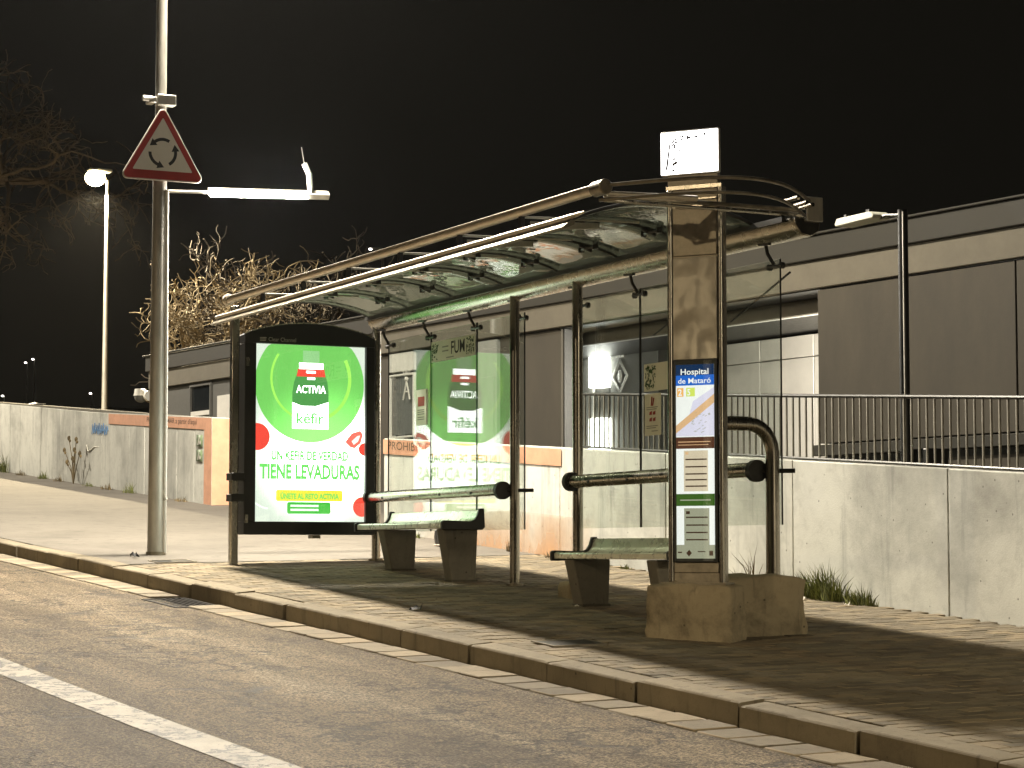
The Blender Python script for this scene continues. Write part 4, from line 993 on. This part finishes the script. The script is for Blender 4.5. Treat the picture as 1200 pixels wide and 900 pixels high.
obj("lamp_head", MB().box(11.86, 12.14, -20.75, -19.9, az_ + 8.58, az_ + 8.70), m_galv, l4, bevel=.03); obj("lamp_lens", MB().box(11.9, 12.1, -20.5, -19.98, az_ + 8.56, az_ + 8.578), m_emhead, l4)
lamp("lamp_light", (12, -20.2, az_ + 8.5), P_FILL_ACROSS, (1.0, .78, .48), .2, l4, 168, (12, -20.2, 0), 2.0)
uz_ = G(-26, -1.75)
l3 = thing("lamp_post", "unseen street lamp added further up the hill to light the far wall", "lamp post", (-26, -2.6, uz_))
obj("pole", MB().tube([(-26, -2.6, uz_ - .1), (-26, -2.6, uz_ + 8.6)], .085, 16, True, .05), m_galv, l3)
obj("lamp_head", MB().box(-26.14, -25.86, -2.85, -2.05, uz_ + 8.58, uz_ + 8.70), m_galv, l3, bevel=.03); obj("lamp_lens", MB().box(-26.1, -25.9, -2.65, -2.12, uz_ + 8.56, uz_ + 8.578), m_emhead, l3)
lamp("lamp_light", (-26, -2.35, uz_ + 8.5), P_FILL_UP, (1.0, .90, .74), .12, l3, 168, (-26, -2.35, 0), 1.4)

# black post with unlit floodlight
bz = zt(5.5)
bp = thing("floodlight_post", "black post with a pale unlit floodlight rising behind the railing", "floodlight post", (5.5, 2.36, bz))
obj("post", MB().tube([(5.5, 2.36, -.4), (5.5, 2.36, 2.88)], .042, 14), m_black, bp); obj("painted_highlight", MB().box(5.538, 5.547, 2.325, 2.335, .5, 2.86), m_galv, bp)  # pale strip added along the post to imitate its highlight
obj("base_box", MB().box(5.46, 5.75, 2.40, 2.6, -.4, .92), m_black, bp, bevel=.01)
obj("arm", MB().tube([(5.48, 2.36, 2.84), (5.30, 2.34, 2.86), (5.22, 2.33, 2.85)], .014, 8), m_dark, bp)
fh = MB(); fh.prism([(4.69, 2.86), (4.72, 2.90), (5.20, 2.90), (5.26, 2.865), (5.24, 2.84), (4.70, 2.835)], 'y', 2.24, 2.42); fho = obj("floodlight", fh, m_flood, bp, bevel=.008)
obj("floodlight_clip", MB().box(4.80, 4.84, 2.26, 2.30, 2.90, 2.925), m_dark, fho); obj("floodlight_clip", MB().box(5.12, 5.17, 2.26, 2.30, 2.90, 2.925), m_dark, fho)

# security camera on the corner of the hospital
scm = thing("security_camera", "white dome security camera on a short bracket left of the lamp post", "security camera", tuple(HM @ Vector((-20.45, -.02, 3.0))))
hv = lambda u, d_, v: HM @ Vector((u, d_, v))
obj("wall_plate", MB().tube([hv(-20.46, -.03, 2.98), hv(-20.54, -.03, 2.98)], .10, 10), m_white, scm)
obj("bracket", MB().tube([hv(-20.5, -.03, 3.0), hv(-20.75, -.03, 3.10), hv(-20.9, -.03, 3.11)], .03, 8), m_white, scm)
obj("camera_cap", MB().tube([hv(-20.9, -.03, 3.13), hv(-20.9, -.03, 3.0)], .11, 14, True, .13), m_white, scm); obj("dome", MB().sphere(hv(-20.9, -.03, 2.98), .12, 14, 8, .9), m_clad_l, scm)

# ------------------------------------------------------------------ bare trees
def grow(mb, rnd, p, d, L, r, depth, curl, droop, tw):
    n = 5; pts = [p]; cur = Vector(p); dd = Vector(d).normalized()
    for i in range(n):
        dd = (dd + Vector((rnd.gauss(0, curl), rnd.gauss(0, curl), rnd.gauss(0, curl) + droop))).normalized()
        cur = cur + dd * L / n; pts.append(cur.copy())
    mb.tube(pts, r, 5 if depth > 2 else 3, False, max(r * .55, tw))
    if depth <= 0: return
    k = 3 if depth > 1 else 4
    for i in range(k + rnd.randint(0, 1)):
        j = rnd.randint(2, n); a = (pts[j] - pts[j - 1]).normalized()
        nd = (a + Vector((rnd.gauss(0, .75), rnd.gauss(0, .75), rnd.gauss(.05, .6)))).normalized()
        grow(mb, rnd, pts[j], nd, L * rnd.uniform(.55, .8), max(r * .55, tw), depth - 1, curl, droop, tw)
def tree(label, x, y, h_trunk, spread, seed, bark, depth=4, curl=.35, droop=.0, nb=6, tw=.012, r0=.14, ups=.55):
    rnd = random.Random(seed); z = G(x, y, -.6 if x < -70 else 0); t = thing("bare_tree", label, "tree", (x, y, z))
    obj("trunk", MB().tube([(x, y, z - .2), (x + .05, y, z + h_trunk * .5), (x, y + .06, z + h_trunk)], r0, 10, True, r0 * .75), bark, t)
    for b_ in range(nb):
        mb = MB(); a = 2 * math.pi * b_ / nb + rnd.uniform(-.3, .3)
        grow(mb, rnd, (x, y + .03, z + h_trunk - .1), (math.cos(a), math.sin(a), ups + rnd.uniform(-.15, .4)), spread, r0 * .6, depth, curl, droop, tw)
        obj("branch", mb, bark, t, smooth=60)
tree("bare tree with tangled pale twigs above the hospital roof left of shelter", -27.0, 7.7, 1.9, 1.75, 11, m_bark, 4, .40, .05, 6, .012)
tree("dimmer bare tree right behind the pale twigs, above the shelter roof", -27.5, 9.0, 2.0, 1.8, 5, m_bark2, 4, .35, .06, 7, .013)
tree("tall dim bare tree with hanging twigs at the upper left edge", -41.7, 4.8, 7.0, 2.9, 21, m_bark3, 4, .32, -.06, 7, .014, .2, .5)

# ------------------------------------------------------------------ weeds, shrub and litter
def tuft(label, x, y, n, h, spread, seed, mat=m_grass, cat="weeds", name="grass_tuft", group=None):
    rnd = random.Random(seed); mb = MB(); z = G(x, y, -.01)
    for i in range(n):
        a = rnd.uniform(0, 6.283); rr = spread * rnd.random() ** .7; bx0 = x + rr * math.cos(a); by0 = y - abs(rr * math.sin(a)) * .55; bz0 = G(bx0, by0, -.01)
        hh = h * rnd.uniform(.35, 1) * (1 - .5 * rr / spread); lean = Vector((rnd.gauss(0, .35), rnd.gauss(-.12, .22), 1)).normalized(); w_ = rnd.uniform(.003, .007)
        side = Vector((math.cos(a * 3), math.sin(a * 3), 0)) * w_; p0_ = Vector((bx0, by0, bz0)); p1_ = p0_ + lean * hh * .55; p2_ = p0_ + lean * hh + Vector((lean.x, lean.y, -.25)) * hh * .35
        mb.add([p0_ - side, p0_ + side, p1_ + side * .8, p1_ - side * .8, p2_], [(0, 1, 2, 3), (3, 2, 4)])
    o = obj(name, mb, mat, None, smooth=None); return tag(o, label, cat, group)
tuft("biggest green grass clump at the wall foot right of the concrete blocks", 5.08, 1.88, 520, .42, .36, 1)
tuft("low dark green tuft at the wall foot, right of the big grass clump", 5.62, 1.86, 200, .22, .22, 2)
tuft("thin grass tuft at the wall foot just left of the big clump", 4.42, 1.88, 130, .26, .22, 3)
tuft("sparse tall dry stalks by the wall right of the arched post", 3.95, 1.86, 46, .55, .18, 4, m_dry)
tuft("sparse dry grass between totem and arched post against the wall", 3.0, 1.86, 50, .50, .25, 5, m_dry)
tuft("small weed at the wall foot behind the second bench, nearer its left end", 1.05, 1.86, 60, .14, .12, 6)
tuft("small weed at the wall foot behind the second bench, nearer the totem", 1.75, 1.86, 40, .10, .12, 7)
tuft("small dry weed at the wall foot right of the first bench", -.75, 1.86, 30, .26, .10, 8, m_dry)
tuft("low weeds at the wall foot seen under the first bench", -3.2, 1.86, 60, .12, .18, 9)
tuft("low dry weed between the two shelter posts at the wall foot", .25, 1.86, 46, .16, .2, 10, m_dry)
for i, (x, hh, nn, lab) in enumerate(((-25.0, .55, 160, "dark weed clump at the left edge where the far wall turns"), (-23.3, .2, 60, "short weeds at the far wall foot, leftmost after the clump"), (-21.4, .25, 70, "short weeds at the far wall foot under the drip stains"), (-20.1, .22, 46, "short upright weed left of the dry flower stalk"), (-17.9, .16, 50, "flat weeds right of the dry flower stalk"), (-16.6, .2, 60, "weed under the pale scrawl on the far wall"), (-15.2, .26, 70, "weed tuft just left of the lamp post at the wall foot"), (-12.2, .14, 60, "weeds near the salmon painted wall end"))):
    tuft(lab, x, fyl(x) - .06, nn, hh, .28, 40 + i, m_grass if i % 2 == 0 else m_dry)
# dry flower stalk
rnd = random.Random(3); mb = MB(); wx, wy = -19.0, fyl(-19) - .12; wz = G(wx, wy)
ds = thing("dry_flower_stalk", "tall dry branching weed with seed heads against the pale wall", "weeds", (wx, wy, wz))
heads = MB()
for a_, h_, l_ in ((-.75, .62, .02), (-.35, .82, 0), (.0, .45, 0), (.30, .78, .01), (.62, .52, .03), (-.5, .40, .02), (.15, .60, 0)):
    tip = (wx + a_ * .75, wy - .02, wz + h_); mb.tube([(wx, wy, wz), (wx + a_ * .25, wy, wz + h_ * .5), tip], .012, 5, True, .006); heads.sphere(tip, .03, 7, 5, 1.6)
    heads.sphere((tip[0] + .06, tip[1], tip[2] - .05), .022, 6, 4, 1.4)
obj("stalks", mb, m_dry, ds); obj("seed_heads", heads, m_dry, ds)
# shrub by the gate
rnd = random.Random(8); mb = MB()
for i in range(900):
    a = rnd.uniform(0, 6.283); rr = rnd.random() ** .5 * .42; hh = rnd.random() * .62 * (1 - rr); p = Vector((-10.3 + rr * math.cos(a) * 1.1, 3.0 + rr * math.sin(a), G(-10.3, 3.0) + hh))
    d1 = Vector((rnd.gauss(0, 1), rnd.gauss(0, 1), rnd.gauss(0, 1))).normalized() * .04; d2 = d1.orthogonal().normalized() * .02
    mb.add([p - d1, p + d2, p + d1, p - d2], [(0, 1, 2, 3)])
shb = thing("shrub", "dark leafy shrub in the gap beside the salmon wall end", "shrub", (-10.3, 3.0, G(-10.3, 3.0)))
obj("leaves", mb, m_bush, shb, smooth=None); obj("stem", MB().tube([(-10.3, 3, G(-10.3, 3) - .05), (-10.28, 3, G(-10.3, 3) + .4)], .02, 6), m_bark2, shb)
# shoes behind the bench
sx_, sy_ = -1.8, 1.56; sz_ = G(sx_, sy_)
shp = thing("pair_of_shoes", "pair of dark shoes standing on the pavement behind the first bench", "shoes", (sx_, sy_, sz_))
for k in (0, 1):
    ox = sx_ + .02 + .12 * k; oy = sy_ - .02 * k
    pr_ = [(0, .0), (.11, .0), (.24, .0), (.27, .02), (.26, .05), (.18, .075), (.12, .11), (.10, .16), (.0, .165), (-.01, .08)]
    obj("shoe", MB().prism([(oy - .12 + p[0], sz_ + .015 + p[1]) for p in pr_], 'x', ox - .04, ox + .04), m_shoe, shp, smooth=50, bevel=.02)
    obj("sole", MB().box(ox - .05, ox + .05, oy - .13, oy + .155, sz_, sz_ + .016), m_sole, shp, bevel=.006)
def litter(label, x, y, s_, mat, seed, name="litter", off=0):
    r_ = random.Random(seed); mb = MB(); z = G(x, y, off)
    mb.sheet([[(x + s_ * (i / 3 - .5), y + s_ * .7 * (j / 3 - .5), z + .006 + abs(r_.gauss(0, .25)) * s_) for j in range(4)] for i in range(4)])
    o = obj(name, mb, mat, None, smooth=None, solid=.002); tag(o, label, "litter")
litter("white crumpled paper at the foot of the big grass clump", 5.15, 1.58, .07, m_paper, 1)
litter("small white scrap below the low tuft at the wall", 5.72, 1.62, .05, m_paper, 2)
litter("tiny white scrap at the foot of the second bench", 5.05, -.42, .035, m_paper, 3)
litter("flat dark scrap on the paving beyond the kerb in front of the shelter", 4.92, -1.72, .10, m_black, 4)
litter("dark scrap on the pavement left of the small cover", -1.05, -2.12, .10, m_black, 5)
litter("pale scrap on the dark paving right of the totem blocks", 10.2, -.2, .05, m_paper, 6)
# rag lying on top of the far wall
rg = MB(); r_ = random.Random(2); rx = -23.4
rg.sheet([[(rx + .9 * (i / 7 - .5), fyl(rx) + .14 + .22 * (j / 4 - .5), G(rx, fyl(rx)) + hl(rx) + .01 + .06 * math.exp(-((i - 3.5) / 1.6) ** 2) * math.exp(-((j - 2) / 1.5) ** 2) + .02 * r_.random()) for j in range(5)] for i in range(8)])
tag(obj("rag", rg, m_paper, None, smooth=60, solid=.01), "crumpled pale rag lying on top of the far concrete wall", "rag")

# ------------------------------------------------------------------ thin scattering volume added to stand in for lens glow round the lamps
hz = NT("thin_haze"); pv_ = hz.n("ShaderNodeVolumePrincipled"); pv_.inputs["Density"].default_value = HAZE; pv_.inputs["Color"].default_value = (.95, .95, .95, 1); pv_.inputs["Anisotropy"].default_value = .85
hz.l(pv_.outputs[0], hz.out.inputs["Volume"])
ho = obj("haze", MB().box(-330, 80, -160, 160, -9.5, 28), hz.m, None, smooth=None); ho["kind"] = "stuff"
